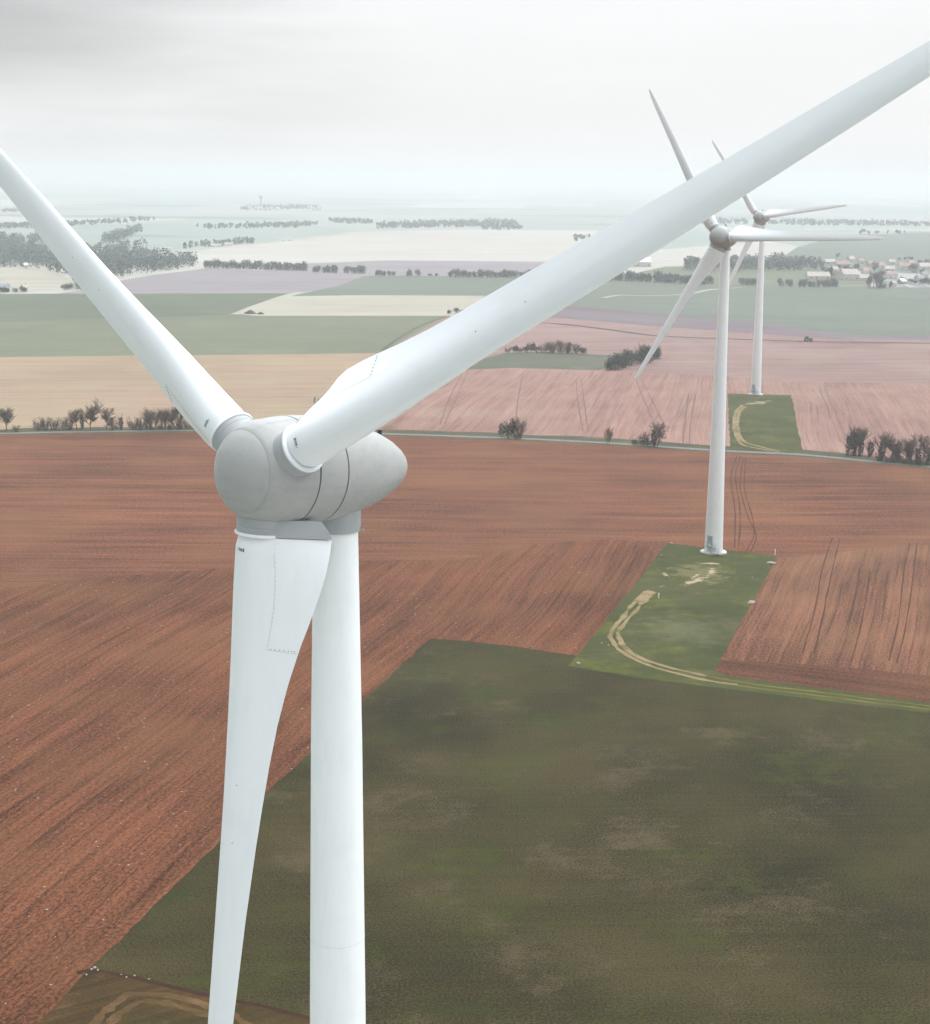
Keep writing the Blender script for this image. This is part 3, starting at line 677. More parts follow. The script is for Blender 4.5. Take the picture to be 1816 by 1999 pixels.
    for k in range(3):
        a = radians(phase_deg) + k * 2 * pi / 3
        d = u * cos(a) + v * sin(a); te = v * cos(a) - u * sin(a)
        bmx = Matrix(((te.x, n.x, d.x, c.x), (te.y, n.y, d.y, c.y), (te.z, n.z, d.z, c.z), (0, 0, 0, 1)))
        if src or k > 0:
            bl = copy_tree(src[k] if src else first, root)
        else:
            bl = blade_mesh().build('blade', M['blade'], root, True); smooth_by_angle(bl, 40); first = bl
            mb = MB(); mb.lathe([(2.87, 1.0), (2.87, 1.175), (2.90, 1.20), (2.985, 1.20), (3.005, 1.185), (3.005, .9)], 64); o = mb.build('flange_ring', M['blade'], bl, True); smooth_by_angle(o, 40)
            # joint of the bolted flap, with its row of fixings
            mb = MB(); ln = [(3.2, .24), (3.8, .27), (4.6, .33), (5.4, .37), (6.2, .40), (7.0, .42), (7.8, .43), (8.35, .44)]
            P = [blade_pt(r, f_) for r, f_ in ln]; ribbon(mb, P, .013)
            e_ = [blade_pt(8.35 + .1 * (f_ - .44), f_) for f_ in (.44, .6, .75, .9, .985)]; ribbon(mb, e_, .014)
            for i in range(22):
                r = 3.45 + i * .22; f_ = interp([(x, y) for x, y in ln], r)[0]; q = blade_pt(r, f_, .009) + Vector((.07, 0, 0)); mb.box(q.x - .013, q.x + .013, q.y - .004, q.y + .008, q.z - .013, q.z + .013)
            for f_ in (.5, .58, .66, .74, .82, .88, .93): q = blade_pt(8.3, f_, .01); mb.box(q.x - .028, q.x + .028, q.y - .004, q.y + .014, q.z - .022, q.z + .022)
            mb.build('flap_joint', M['line'], bl)
            mb = MB()   # small stencilled serial near the root: five upright bars
            for i, (w_, h_) in enumerate(((.015, .10), (.04, .14), (.035, .15), (.035, .15), (.05, .15))):
                f0 = -.58 + i * .055
                q = blade_pt(3.62, f0, .012); q2 = blade_pt(3.62, f0 + w_ * .9, .012); dz = Vector((0, 0, h_))
                mb.quad(q, q2, q2 + dz, q + dz)
            q, q2 = blade_pt(3.62, -.58, .012), blade_pt(3.62, -.31, .012); dz = Vector((0, 0, .012)); mb.quad(q - dz, q2 - dz, q2, q)
            mb.build('serial_marking', M['mark'], bl)
            for r, f_ in ((15.2, .10), (18.1, .12)): q = blade_pt(r, f_, .0); mb = MB(); mb.tube([q, q + Vector((0, .012, 0))], [.028, .028], 10); mb.build('lightning_receptor', M['mark'], bl)
        bl.matrix_local = bmx
    return root
M['tower_joint'] = m_plain('tower_joint_paint', (.68, .70, .70), .5, .05)
M['line2'] = m_plain('shell_joint_line', (.34, .345, .34), .6, .1)

T1_PH = 28.3
B2 = G(1394, 1078); B3 = G(1476, 770)
T1 = make_turbine('wind_turbine', (-6.385, 82.25, 0), 78.0, 222.85, 5.0, 28.3, 4.52, 'nearest and largest wind turbine, its grey nacelle and spinner filling the left centre')
T2 = make_turbine('wind_turbine', (B2.x, B2.y, 0), 78.4, 212.3, 4.4, .9, 3.8, 'middle wind turbine on a green pad in the red field above a curved track', T1)
T3 = make_turbine('wind_turbine', (B3.x, B3.y, 0), 76.6, 217.2, 4.3, 7.9, 4.0, 'farthest and smallest wind turbine, on the small green pad beyond the road', T1)

# ---------------------------------------------------------------- trees
M['bark'] = m_plain('winter_bark', (.075, .065, .055), .95, .25, 1.0, .1)
M['twig'] = m_plain('bare_twigs', (.105, .085, .068), .95, .25, .4, .1)
M['ivy'] = m_plain('ivy_leaves', (.022, .036, .020), .7, .45, .9, .25)
M['bush'] = m_plain('evergreen_leaves', (.030, .050, .026), .8, .45, .5, .2)
M['scrub'] = m_plain('scrub_twigs', (.050, .050, .036), .95, .35, .5, .1)
M['fartree'] = m_plain('distant_foliage', (.10, .132, .124), .9, .4, .06, .1)  # paler than real winter trees, to fade them as haze would

def tri_tube(mb, a, b, r0, r1):
    d = b - a
    if d.length < 1e-4: return
    d.normalize(); x = d.cross(Vector((.3, .2, .93))).normalized(); y = d.cross(x); n = len(mb.v)
    for p, r in ((a, r0), (b, r1)):
        for j in range(3): mb.v.append(p + (x * cos(2.094 * j) + y * sin(2.094 * j)) * r)
    for j in range(3): mb.f.append((n + j, n + (j + 1) % 3, n + 3 + (j + 1) % 3, n + 3 + j)); mb.m.append(0)
def leaf(mb, p, s, rnd):
    a = Vector((rnd.gauss(0, 1), rnd.gauss(0, 1), rnd.gauss(0, 1))).normalized(); b = a.cross(Vector((rnd.gauss(0, 1), rnd.gauss(0, 1), rnd.gauss(0, 1)))).normalized()
    mb.quad(p - a * s, p - b * s * .7, p + a * s, p + b * s * .7)
def grow(tw, tg, p, d, L, r, lev, rnd, spread, ends, maxlev):
    segs = 3; q = p
    for i in range(segs):
        d = (d + Vector((rnd.gauss(0, .12), rnd.gauss(0, .12), rnd.gauss(0, .05) + .12))).normalized()
        q2 = q + d * (L / segs); tri_tube(tw if lev < 2 else tg, q, q2, r * (1 - i * .2), r * (1 - (i + 1) * .2)); q = q2
        if lev > 0 or i >= 0:
            if lev < maxlev:
                for _ in range(2 + (lev == 0)):
                    ax = Vector((rnd.gauss(0, 1), rnd.gauss(0, 1), rnd.gauss(0, .35))).normalized()
                    nd = (d * (1.05 - spread * .4) + ax * (.55 + spread * .4)).normalized()
                    grow(tw, tg, q, nd, L * rnd.uniform(.5, .72), max(r * .5, .032), lev + 1, rnd, spread, ends, maxlev)
    ends.append(q)
def bare_tree(h, seed, spread=.5, maxlev=3, stems=1, ivy=0.0, rt=None):
    rnd = random.Random(seed); tw, tg, iv = MB(), MB(), MB(); ends = []
    for s_ in range(stems):
        off = Vector((rnd.uniform(-1, 1), rnd.uniform(-1, 1), 0)) * (.10 * h if stems > 1 else 0)
        d0 = Vector((rnd.gauss(0, .1 if stems == 1 else .22), rnd.gauss(0, .1), 1)).normalized()
        grow(tw, tg, off, d0, h * .42, (rt or h * .017), 0, rnd, spread, ends, maxlev)
        if ivy:
            for _ in range(int(520 * ivy)):
                z = rnd.random() ** .8 * h * .74; a = rnd.uniform(0, 2 * pi)
                rr = h * (.045 + .075 * (1 - abs(z / h - .42) * 1.3)) * (.5 + .7 * rnd.random()) * (1 + .45 * noise.noise(Vector((cos(a), sin(a), z / h * 5 + seed))))
                leaf(iv, off + d0 * z + Vector((cos(a) * rr, sin(a) * rr, 0)), rnd.uniform(.22, .42) * h / 12, rnd)
    top = max(p.z for p in ends); k = h / top
    for mb in (tw, tg): mb.v = [v * k for v in mb.v]
    return tw, tg, iv
def bush_mb(h, w, seed, n=700, ls=.35, lumps=5):
    rnd = random.Random(seed); mb = MB(); L_ = []
    for i in range(lumps):
        L_.append((Vector((rnd.uniform(-.5, .5) * w * .9, rnd.uniform(-.4, .4) * w, rnd.uniform(.25, .62) * h)), rnd.uniform(.25, .42) * min(w, h) * 1.15))
    for i in range(n):
        c, r = rnd.choice(L_); v = Vector((rnd.gauss(0, 1), rnd.gauss(0, 1), rnd.gauss(0, 1))).normalized() * r * rnd.random() ** .45
        v.z *= 1.2; p = c + v; p.z = max(.05, min(h, p.z)); leaf(mb, p, ls * rnd.uniform(.6, 1.3), rnd)
    return mb
# prototypes of every kind, unit height 10 m; the first use moves the prototype, later uses copy it
PROTO = {}
def mk_proto(kind, seed):
    nm = {'bare': 'bare_tree', 'tall': 'bare_tree', 'ivy': 'ivy_tree', 'ever': 'evergreen_bush', 'scrub': 'shrub', 'far': 'hedgerow_tree', 'dark': 'dark_tree'}[kind]
    r = empty(nm)
    if kind in ('bare', 'tall'):
        tw, tg, iv = bare_tree(10, seed, .7 if kind == 'bare' else .3, 4 if kind == 'bare' else 3, 1 if kind == 'bare' else 3)
        tw.build('trunk', M['bark'], r); tg.build('crown', M['twig'], r)
    elif kind == 'ivy':
        tw, tg, iv = bare_tree(10, seed, .45, 2, 1, 1.0)
        tw.build('trunk', M['bark'], r); tg.build('crown', M['twig'], r); iv.build('ivy', M['ivy'], r)
    elif kind == 'dark':
        mb = MB(); tri_tube(mb, Vector((0, 0, 0)), Vector((0, 0, 6)), .3, .12); mb.build('trunk', M['bark'], r)
        bush_mb(10, 6.5, seed, 800, .42, 7).build('crown', M['bush'], r)
    elif kind == 'ever':
        mb = MB()
        for i in range(3): tri_tube(mb, Vector((0, 0, 0)), Vector((i - 1, .4 * i - .4, 5)), .2, .08)
        mb.build('trunk', M['bark'], r); bush_mb(10, 11, seed, 1100, .5, 8).build('crown', M['bush'], r)
    elif kind == 'scrub':
        rnd = random.Random(seed); mb = MB(); tg = MB()
        for i in range(14):
            a = rnd.uniform(0, 6.3); L = rnd.uniform(.6, 1) * 9.5
            p = Vector((cos(a), sin(a), 0)) * rnd.uniform(0, 3); e = p + Vector((cos(a) * rnd.uniform(.5, 4), sin(a) * rnd.uniform(.5, 4), L)); tri_tube(mb, p, e, .13, .04)
            for j in range(26):
                q = p.lerp(e, rnd.uniform(.2, 1)); v = Vector((rnd.gauss(0, 1), rnd.gauss(0, 1), rnd.gauss(.7, .6))).normalized() * rnd.uniform(.8, 2.4); tri_tube(tg, q, q + v, .07, .02)
        mb.build('stem', M['bark'], r); c_ = bush_mb(8, 8, seed, 260, .33, 5); tg.v += [] ; n0 = len(tg.v)
        tg.v += c_.v; tg.f += [tuple(i + n0 for i in f) for f in c_.f]; tg.m += c_.m; tg.build('crown', M['scrub'], r)
    elif kind == 'far':
        rnd = random.Random(seed); mb = MB()
        for i in range(3): tri_tube(mb, Vector((i - 1, 0, 0)), Vector(((i - 1) * 2.2, rnd.uniform(-1, 1), 7)), .22, .08)
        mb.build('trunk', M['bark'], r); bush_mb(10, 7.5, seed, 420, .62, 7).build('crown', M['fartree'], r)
    return r
USED = {}
def place(kind, px, py, hpx, label, cat, group, var=0, wid=1.0, behind=0.0, hm=None):
    key = (kind, var); p = G(px, py)
    if behind: p = p * ((p.length + behind) / p.length)
    p.z = 0
    depth = (p - CPOS).dot(CF); h = hm or hpx * depth / FPX
    if key not in PROTO: PROTO[key] = mk_proto(kind, 11 + var * 7 + len(kind)); o = PROTO[key]
    else: o = copy_tree(PROTO[key])
    rnd = random.Random(int(px * 7 + py))
    k = h / 10; o.location = p; o.scale = (k * wid, k * wid, k)
    o.rotation_euler = (0, 0, rnd.uniform(0, 6.28))
    tag(o, label, cat, group); o.name = {'bare': 'bare_tree', 'tall': 'bare_tree', 'ivy': 'ivy_tree', 'ever': 'evergreen_bush', 'scrub': 'shrub', 'far': 'hedgerow_tree', 'dark': 'dark_tree'}[kind]
    return o
ORD = ['first', 'second', 'third', 'fourth', 'fifth', 'sixth', 'seventh', 'eighth', 'ninth', 'tenth', 'eleventh', 'twelfth', 'thirteenth', 'fourteenth', 'fifteenth', 'sixteenth', 'seventeenth', 'eighteenth', 'nineteenth', 'twentieth']
ORD += ['twenty-' + o for o in ORD[:9]] + ['thirtieth'] + ['thirty-' + o for o in ORD[:9]] + ['fortieth'] + ['forty-' + o for o in ORD[:9]] + ['fiftieth'] + ['fifty-' + o for o in ORD[:9]]
KW = {'bare': 'bare spreading tree', 'tall': 'tall thin bare tree', 'ivy': 'dark ivy-clad tree', 'ever': 'dense evergreen bush', 'scrub': 'low twiggy shrub', 'far': 'hazy bluish tree', 'dark': 'dense dark tree'}
def row(items, where, group, behind=0.0):
    """items: kind, x, y, height px, variant, width; labelled from the left within their own kind"""
    items = sorted(items, key=lambda q: q[1]); cnt = {}
    tot = {}
    for it in items: tot[it[0]] = tot.get(it[0], 0) + 1
    for it in items:
        i = cnt.get(it[0], 0); cnt[it[0]] = i + 1
        lab = (ORD[i] + ' ' if tot[it[0]] > 1 else '') + KW[it[0]] + (' from the left' if tot[it[0]] > 1 else '') + ' ' + where
        place(it[0], it[1], it[2], it[3], lab, 'bush' if it[0] in ('ever', 'scrub') else 'tree', group, it[4], it[5], behind)
row([('bare', 12, 840, 50, 0, 1.1), ('scrub', 32, 843, 15, 0, 1.3), ('scrub', 74, 839, 24, 1, 1.0), ('scrub', 90, 839, 27, 0, 1.1), ('scrub', 106, 839, 26, 1, 1.0), ('scrub', 122, 839, 28, 2, .9), ('scrub', 134, 839, 20, 0, 1.),
     ('bare', 150, 839, 44, 1, 1.15), ('ivy', 160, 838, 40, 0, .8), ('bare', 176, 839, 66, 2, 1.0), ('bare', 206, 839, 46, 3, 1.15), ('scrub', 220, 839, 24, 2, 1), ('ivy', 236, 839, 32, 1, 1.0),
     ('scrub', 260, 839, 26, 1, 1.0), ('scrub', 274, 839, 28, 0, 1.0), ('tall', 288, 838, 46, 0, 1.0), ('tall', 304, 838, 47, 1, 1.0), ('tall', 320, 838, 45, 2, 1.0), ('bare', 336, 838, 50, 1, .9), ('tall', 350, 838, 45, 1, 1.0),
     ('scrub', 290, 839, 17, 2, 1.2), ('scrub', 310, 839, 16, 0, 1.3), ('scrub', 330, 839, 17, 1, 1.2), ('scrub', 352, 838, 20, 0, 1.2), ('scrub', 368, 838, 22, 2, 1.2), ('scrub', 385, 838, 18, 1, 1.3)],
    'by the road at the far left', 'winter trees along the road at the left')
row([('dark', 993, 856, 42, 0, .95), ('tall', 1016, 856, 45, 2, 1.1), ('scrub', 1010, 856, 20, 1, 1.2)], 'in the roadside clump right of the nearest nacelle', 'clump beside the road')
row([('tall', 1188, 866, 38, 0, .8)], 'alone between roadside clump and middle turbine', 'roadside trees left of the middle turbine')
row([('bare', 1284, 871, 50, 3, 1.15), ('ivy', 1278, 871, 40, 2, .9), ('scrub', 1256, 869, 30, 2, .9), ('scrub', 1240, 868, 13, 1, 1.3), ('scrub', 1266, 870, 18, 0, 1.3)], 'at the roadside left of the middle turbine', 'roadside trees left of the middle turbine')
row([('ivy', 1655, 889, 52, 0, .8), ('ivy', 1668, 890, 60, 1, .8), ('ivy', 1681, 890, 46, 2, .9), ('tall', 1664, 889, 66, 0, .9), ('bare', 1676, 889, 60, 0, .7), ('ivy', 1699, 892, 40, 1, 1.25), ('ivy', 1721, 898, 50, 2, 1.1), ('bare', 1744, 900, 62, 1, 1.1), ('ivy', 1756, 901, 46, 0, 1.3),
     ('ivy', 1776, 904, 52, 1, 1.1), ('bare', 1772, 902, 62, 2, 1.0), ('ivy', 1792, 906, 42, 2, 1.2), ('bare', 1800, 905, 60, 3, 1.0), ('ivy', 1812, 908, 58, 0, 1.2), ('scrub', 1716, 900, 20, 0, 1.2), ('scrub', 1735, 902, 17, 1, 1.4), ('scrub', 1748, 903, 18, 2, 1.3), ('scrub', 1765, 905, 18, 0, 1.4), ('scrub', 1783, 907, 18, 1, 1.3), ('scrub', 1800, 909, 20, 2, 1.3)],
    'in the roadside row at right', 'ivy-clad trees along the road at the right')
row([('dark', 1004, 688, 18, 0, 1.1), ('scrub', 992, 688, 12, 1, 1.2), ('scrub', 1016, 688, 12, 1, 1.2), ('dark', 1027, 688, 14, 1, 1.1), ('dark', 1038, 688, 24, 0, .9), ('dark', 1048, 688, 14, 1, 1.1), ('scrub', 1060, 688, 18, 2, 1.1), ('tall', 1071, 689, 26, 0, 1.1), ('tall', 1083, 689, 26, 1, 1.2), ('tall', 1096, 689, 27, 2, 1.2), ('bare', 1108, 690, 25, 0, 1.0), ('tall', 1120, 690, 24, 1, 1.2),
     ('scrub', 1078, 689, 14, 0, 1.5), ('scrub', 1094, 689, 14, 2, 1.5), ('scrub', 1110, 690, 14, 0, 1.5), ('scrub', 1126, 690, 14, 1, 1.3), ('dark', 1141, 691, 18, 0, 1.2)], 'in the row behind the green patch', 'row of trees on the green patch')
row([('ever', 1186, 722, 24, 0, .8), ('ever', 1197, 721, 32, 1, .7), ('ever', 1212, 718, 28, 0, .8), ('dark', 1222, 716, 34, 1, 1.0), ('ever', 1234, 713, 28, 1, .8), ('dark', 1246, 710, 33, 0, 1.0), ('ever', 1258, 707, 30, 0, .8), ('dark', 1268, 704, 34, 1, .9), ('ever', 1278, 700, 24, 1, .8), ('ever', 1287, 697, 15, 0, .9), ('tall', 1250, 706, 40, 0, 1.0), ('tall', 1228, 712, 38, 1, 1.0)],
    'in the thicket left of the middle tower', 'thicket in the pink field')
row([('dark', 878, 613, 10, 0, 1.3), ('dark', 889, 612, 13, 1, 1.2), ('dark', 900, 612, 10, 0, 1.2)], 'just above the edge of the biggest blade', 'bushes above the biggest blade')
row([('dark', 124, 566, 13, 1, 1.2), ('ever', 136, 565, 13, 0, 1.0), ('ever', 150, 564, 14, 1, 1.0), ('ever', 163, 563, 12, 0, 1.0)], 'in the small hedge left of the left blade', 'bushes by the curved pale field')
row([('ever', 4, 570, 12, 0, .9), ('dark', 16, 570, 9, 0, 1.4), ('ever', 28, 570, 8, 1, 1.1), ('dark', 42, 570, 12, 1, 1.1), ('dark', 50, 570, 12, 0, 1.0)], 'around the farm at the left edge', 'bushes around the farm at the left edge')
fx = [400, 408, 417, 425, 434, 443, 451, 459, 468, 478, 485, 492, 500, 508, 516, 524, 531, 540, 548, 556, 564, 572, 580, 588, 596]
def yrow(x): return 523 + (x - 400) * .028 + (2.2 if x > 600 else 0)
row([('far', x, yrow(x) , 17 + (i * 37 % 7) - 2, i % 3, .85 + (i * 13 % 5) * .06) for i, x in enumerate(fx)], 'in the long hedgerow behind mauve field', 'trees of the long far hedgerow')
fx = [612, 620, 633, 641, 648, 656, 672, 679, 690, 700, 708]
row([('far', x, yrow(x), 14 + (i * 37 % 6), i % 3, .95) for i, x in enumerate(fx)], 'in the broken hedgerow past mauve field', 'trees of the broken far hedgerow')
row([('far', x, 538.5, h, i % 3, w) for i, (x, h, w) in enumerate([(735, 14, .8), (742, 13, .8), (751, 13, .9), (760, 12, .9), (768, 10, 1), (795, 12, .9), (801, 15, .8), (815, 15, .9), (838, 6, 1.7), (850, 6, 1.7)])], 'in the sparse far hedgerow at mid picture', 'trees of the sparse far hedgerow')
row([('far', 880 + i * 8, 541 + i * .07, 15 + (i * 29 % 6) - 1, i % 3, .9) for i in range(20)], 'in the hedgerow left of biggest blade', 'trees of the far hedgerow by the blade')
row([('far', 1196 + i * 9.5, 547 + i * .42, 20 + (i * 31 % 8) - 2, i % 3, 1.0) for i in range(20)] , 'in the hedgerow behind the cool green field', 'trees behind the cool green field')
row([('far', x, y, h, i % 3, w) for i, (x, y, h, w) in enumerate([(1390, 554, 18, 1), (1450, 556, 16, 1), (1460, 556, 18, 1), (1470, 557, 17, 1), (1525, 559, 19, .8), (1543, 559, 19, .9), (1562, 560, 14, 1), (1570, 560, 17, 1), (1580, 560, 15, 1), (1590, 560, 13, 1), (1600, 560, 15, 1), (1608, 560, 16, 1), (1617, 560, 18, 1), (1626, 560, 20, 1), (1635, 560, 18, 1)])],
    'between the cool green field and the village', 'trees in front of the village')
row([('dark', 1617, 543, 28, 0, .9), ('dark', 1624, 545, 14, 1, 1), ('dark', 1672, 529, 17, 1, .9), ('dark', 1663, 530, 11, 0, 1.3), ('dark', 1640, 526, 11, 1, 1.3), ('dark', 1650, 527, 12, 0, 1.2), ('dark', 1697, 562, 26, 1, .5), ('tall', 1714, 562, 42, 0, 1.2), ('bare', 1722, 562, 30, 1, 1.2), ('scrub', 1716, 562, 14, 0, 1.5), ('scrub', 1728, 562, 13, 1, 1.5), ('dark', 1737, 562, 14, 0, .7),
     ('dark', 1783, 532, 20, 1, 1.1), ('dark', 1765, 551, 14, 0, 1.2), ('dark', 1778, 552, 9, 1, 1.6), ('dark', 1790, 554, 10, 0, 1.6), ('dark', 1804, 556, 14, 1, 1.4), ('dark', 1814, 556, 20, 0, 1.2), ('bare', 1635, 505, 14, 2, 1.2), ('bare', 1712, 532, 22, 3, 1.3), ('dark', 1725, 540, 12, 1, 1.3), ('ever', 1800, 514, 7, 0, 1.4), ('ever', 1812, 514, 8, 1, 1.2), ('dark', 1758, 508, 7, 0, 1.3), ('dark', 1769, 508, 8, 1, 1.2), ('dark', 1780, 508, 10, 0, 1.2), ('dark', 1800, 532, 8, 0, 1.5), ('bare', 1666, 546, 12, 0, 1.0)],
    'among the houses of the village', 'trees in the village')

# far-off woods: one mass each place reads as
def inside(p, poly):
    c = False; j = len(poly) - 1
    for i in range(len(poly)):
        a, b = poly[i], poly[j]
        if (a.y > p.y) != (b.y > p.y) and p.x < (b.x - a.x) * (p.y - a.y) / (b.y - a.y) + a.x: c = not c
        j = i
    return c
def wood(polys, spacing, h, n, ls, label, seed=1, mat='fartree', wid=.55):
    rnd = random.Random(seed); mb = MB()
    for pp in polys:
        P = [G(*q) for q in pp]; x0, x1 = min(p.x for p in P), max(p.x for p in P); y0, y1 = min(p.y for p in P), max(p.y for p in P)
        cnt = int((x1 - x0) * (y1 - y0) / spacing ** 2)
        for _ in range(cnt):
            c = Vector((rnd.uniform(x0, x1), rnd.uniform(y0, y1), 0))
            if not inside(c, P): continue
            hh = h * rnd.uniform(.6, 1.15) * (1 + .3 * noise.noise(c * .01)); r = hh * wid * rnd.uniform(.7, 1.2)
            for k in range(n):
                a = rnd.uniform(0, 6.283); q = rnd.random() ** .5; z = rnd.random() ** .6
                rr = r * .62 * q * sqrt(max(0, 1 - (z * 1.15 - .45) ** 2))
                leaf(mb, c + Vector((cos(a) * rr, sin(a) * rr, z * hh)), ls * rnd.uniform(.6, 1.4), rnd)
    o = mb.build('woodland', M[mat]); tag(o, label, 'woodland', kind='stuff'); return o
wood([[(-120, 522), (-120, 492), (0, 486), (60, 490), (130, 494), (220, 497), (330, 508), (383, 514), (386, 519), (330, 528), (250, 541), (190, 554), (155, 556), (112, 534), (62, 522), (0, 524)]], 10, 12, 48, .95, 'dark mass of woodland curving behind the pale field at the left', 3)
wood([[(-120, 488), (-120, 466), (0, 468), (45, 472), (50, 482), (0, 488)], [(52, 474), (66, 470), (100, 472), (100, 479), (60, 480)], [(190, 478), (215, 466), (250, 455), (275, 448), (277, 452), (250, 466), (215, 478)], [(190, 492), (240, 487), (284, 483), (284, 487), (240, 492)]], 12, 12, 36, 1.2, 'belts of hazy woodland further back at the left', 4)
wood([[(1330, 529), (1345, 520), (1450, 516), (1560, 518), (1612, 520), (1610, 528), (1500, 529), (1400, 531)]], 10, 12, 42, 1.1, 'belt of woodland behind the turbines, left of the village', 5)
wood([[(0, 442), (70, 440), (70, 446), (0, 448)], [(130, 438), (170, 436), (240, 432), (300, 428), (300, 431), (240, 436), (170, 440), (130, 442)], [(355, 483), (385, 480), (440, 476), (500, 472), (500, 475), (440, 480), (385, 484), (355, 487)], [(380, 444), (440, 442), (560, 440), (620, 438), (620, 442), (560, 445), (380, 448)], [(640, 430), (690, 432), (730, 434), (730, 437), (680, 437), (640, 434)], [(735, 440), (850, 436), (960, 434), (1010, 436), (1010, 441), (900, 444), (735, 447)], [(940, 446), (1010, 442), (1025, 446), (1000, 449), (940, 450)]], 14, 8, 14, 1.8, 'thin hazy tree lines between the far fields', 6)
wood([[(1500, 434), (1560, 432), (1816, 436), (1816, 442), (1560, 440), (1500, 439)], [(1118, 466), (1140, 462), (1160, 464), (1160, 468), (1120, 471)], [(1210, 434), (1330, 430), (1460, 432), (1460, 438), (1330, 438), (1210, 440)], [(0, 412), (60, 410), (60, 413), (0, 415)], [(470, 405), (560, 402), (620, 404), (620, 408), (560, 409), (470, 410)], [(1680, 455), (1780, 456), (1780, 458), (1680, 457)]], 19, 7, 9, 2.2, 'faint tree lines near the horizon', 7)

# ---------------------------------------------------------------- village and farms
M['render'] = m_plain('pale_render', (.52, .50, .47), .9, .1, .3, .2)
M['render2'] = m_plain('cream_stone_wall', (.55, .49, .42), .9, .15, .3, .2)
M['tiles'] = m_plain('pinkish_roof_tiles', (.33, .235, .20), .9, .2, .4, .2)
M['tiles2'] = m_plain('pale_roof_tiles', (.42, .37, .335), .9, .2, .4, .2)
M['slate'] = m_plain('grey_roof_sheets', (.23, .25, .27), .8, .15, .4, .2)
M['glass'] = m_plain('window_glass', (.05, .06, .07), .25, .1, 1, .5)
M['white'] = m_plain('white_bodywork', (.78, .78, .78), .5, .05)
def house(px, py, wpx, hm, dep, rot, wall, roof, label, name='house', cat='house', group='houses of the village', chim=True):
    p = G(px, py); p.z = 0; depth = (p - CPOS).dot(CF); w = wpx * depth / FPX; L, D = w / 2, dep / 2
    r = empty(name, p, rot); tag(r, label, cat, group)
    mb = MB(); mb.box(-L, L, -D, D, 0, hm); rise = D * .62
    n = len(mb.v)
    for s_ in (-1, 1):
        n = len(mb.v); mb.v += [Vector((s_ * L, -D, hm)), Vector((s_ * L, D, hm)), Vector((s_ * L, 0, hm + rise))]; mb.f.append((n, n + 1, n + 2)); mb.m.append(0)
    mb.build('wall', M[wall], r)
    mb = MB(); o_ = .4
    for s_ in (-1, 1):
        a = [Vector((-L - o_, s_ * (D + o_), hm - .2)), Vector((L + o_, s_ * (D + o_), hm - .2)), Vector((L + o_, 0, hm + rise + .12)), Vector((-L - o_, 0, hm + rise + .12))]
        mb.quad(*a); mb.quad(*[q + Vector((0, 0, .18)) for q in a]); mb.quad(a[0], a[1], a[1] + Vector((0, 0, .18)), a[0] + Vector((0, 0, .18)))
    rf = mb.build('roof', M[roof], r)
    if chim: mb = MB(); mb.box(L * .5, L * .5 + .7, -.35, .35, hm + rise * .6, hm + rise + 1.2); mb.build('chimney', M[wall], rf)
    k = max(1, int(w / 4.5))
    for i in range(k):
        x = -L + w * (i + .5) / k; mb = MB()
        if i == k // 2: mb.box(x - .5, x + .5, -D - .06, -D + .05, .02, 2.1); mb.build('door', M['door'], r)
        else: mb.box(x - .55, x + .55, -D - .06, -D + .05, 1.0, 2.3); mb.build('window', M['glass'], r)
    return r
V = [(1597, 545, 44, 3.2, 12, .1, 'render', 'tiles2', 'long low pale building at the near left end of the village'),
 (1658, 546, 32, 5.5, 15, .15, 'render', 'tiles2', 'largest white gabled building in the near row of the village'),
 (1686, 548, 16, 3.0, 8, .05, 'render', 'tiles2', 'low white wing right of the largest gabled building'),
 (1640, 541, 12, 3.5, 8, .9, 'render2', 'tiles2', 'cream house just left of the largest gabled building'),
 (1741, 544, 20, 4.5, 9, .1, 'render', 'tiles', 'white house right of the tall bare village tree'),
 (1716, 524, 20, 3.5, 10, .2, 'render', 'tiles', 'pale house with pinkish roof behind the tall bare village tree'),
 (1766, 527, 21, 4.5, 11, -.1, 'render2', 'tiles', 'cream house left of the round dark tree at the right of the village'),
 (1806, 526, 22, 3.5, 11, .0, 'render', 'tiles2', 'pale house at the right edge of the picture, behind the round dark tree'),
 (1645, 521, 26, 3.5, 10, .1, 'render2', 'tiles', 'wide house with pink roof behind the tall dark village tree'),
 (1662, 511, 11, 3.5, 9, .3, 'render', 'tiles2', 'small white house at the top of the village'),
 (1692, 534, 15, 3.2, 8, .2, 'render', 'tiles', 'small pale house between the two darkest village trees'),
 (1620, 516, 20, 3, 9, .1, 'render', 'tiles2', 'pale low house at the top left of the village'),
 (1738, 530, 18, 3, 9, -.2, 'render', 'tiles2', 'pale house in the middle of the right half of the village'),
 (1700, 519, 12, 3, 8, .3, 'render2', 'tiles', 'small cream house in the upper middle of the village'),
 (1682, 514, 11, 3, 8, .1, 'render', 'tiles', 'pale house second from the top of the village'),
 (1780, 518, 13, 3, 8, .2, 'render', 'tiles', 'small pale house at the back right of the village'),
 (1742, 516, 12, 3, 8, .0, 'render', 'tiles2', 'narrow white house in the back row of the village'),
 (1806, 541, 11, 3, 8, .2, 'render', 'slate', 'small white house near the dark bushes at the right edge'),
 (1745, 559, 8, 3, 6, .4, 'render', 'tiles2', 'smallest white house, at the near edge of the village beside the lane'),
 (1630, 531, 12, 3, 8, .2, 'render2', 'tiles2', 'small cream house in the middle left of the village'),
 (1708, 540, 14, 3, 9, .1, 'render2', 'slate', 'grey-roofed house below the pale houses in the village centre'),
 (1796, 549, 13, 3, 9, .3, 'render2', 'slate', 'grey-roofed house among the dark bushes at the right edge')]
for v in V: house(*v)
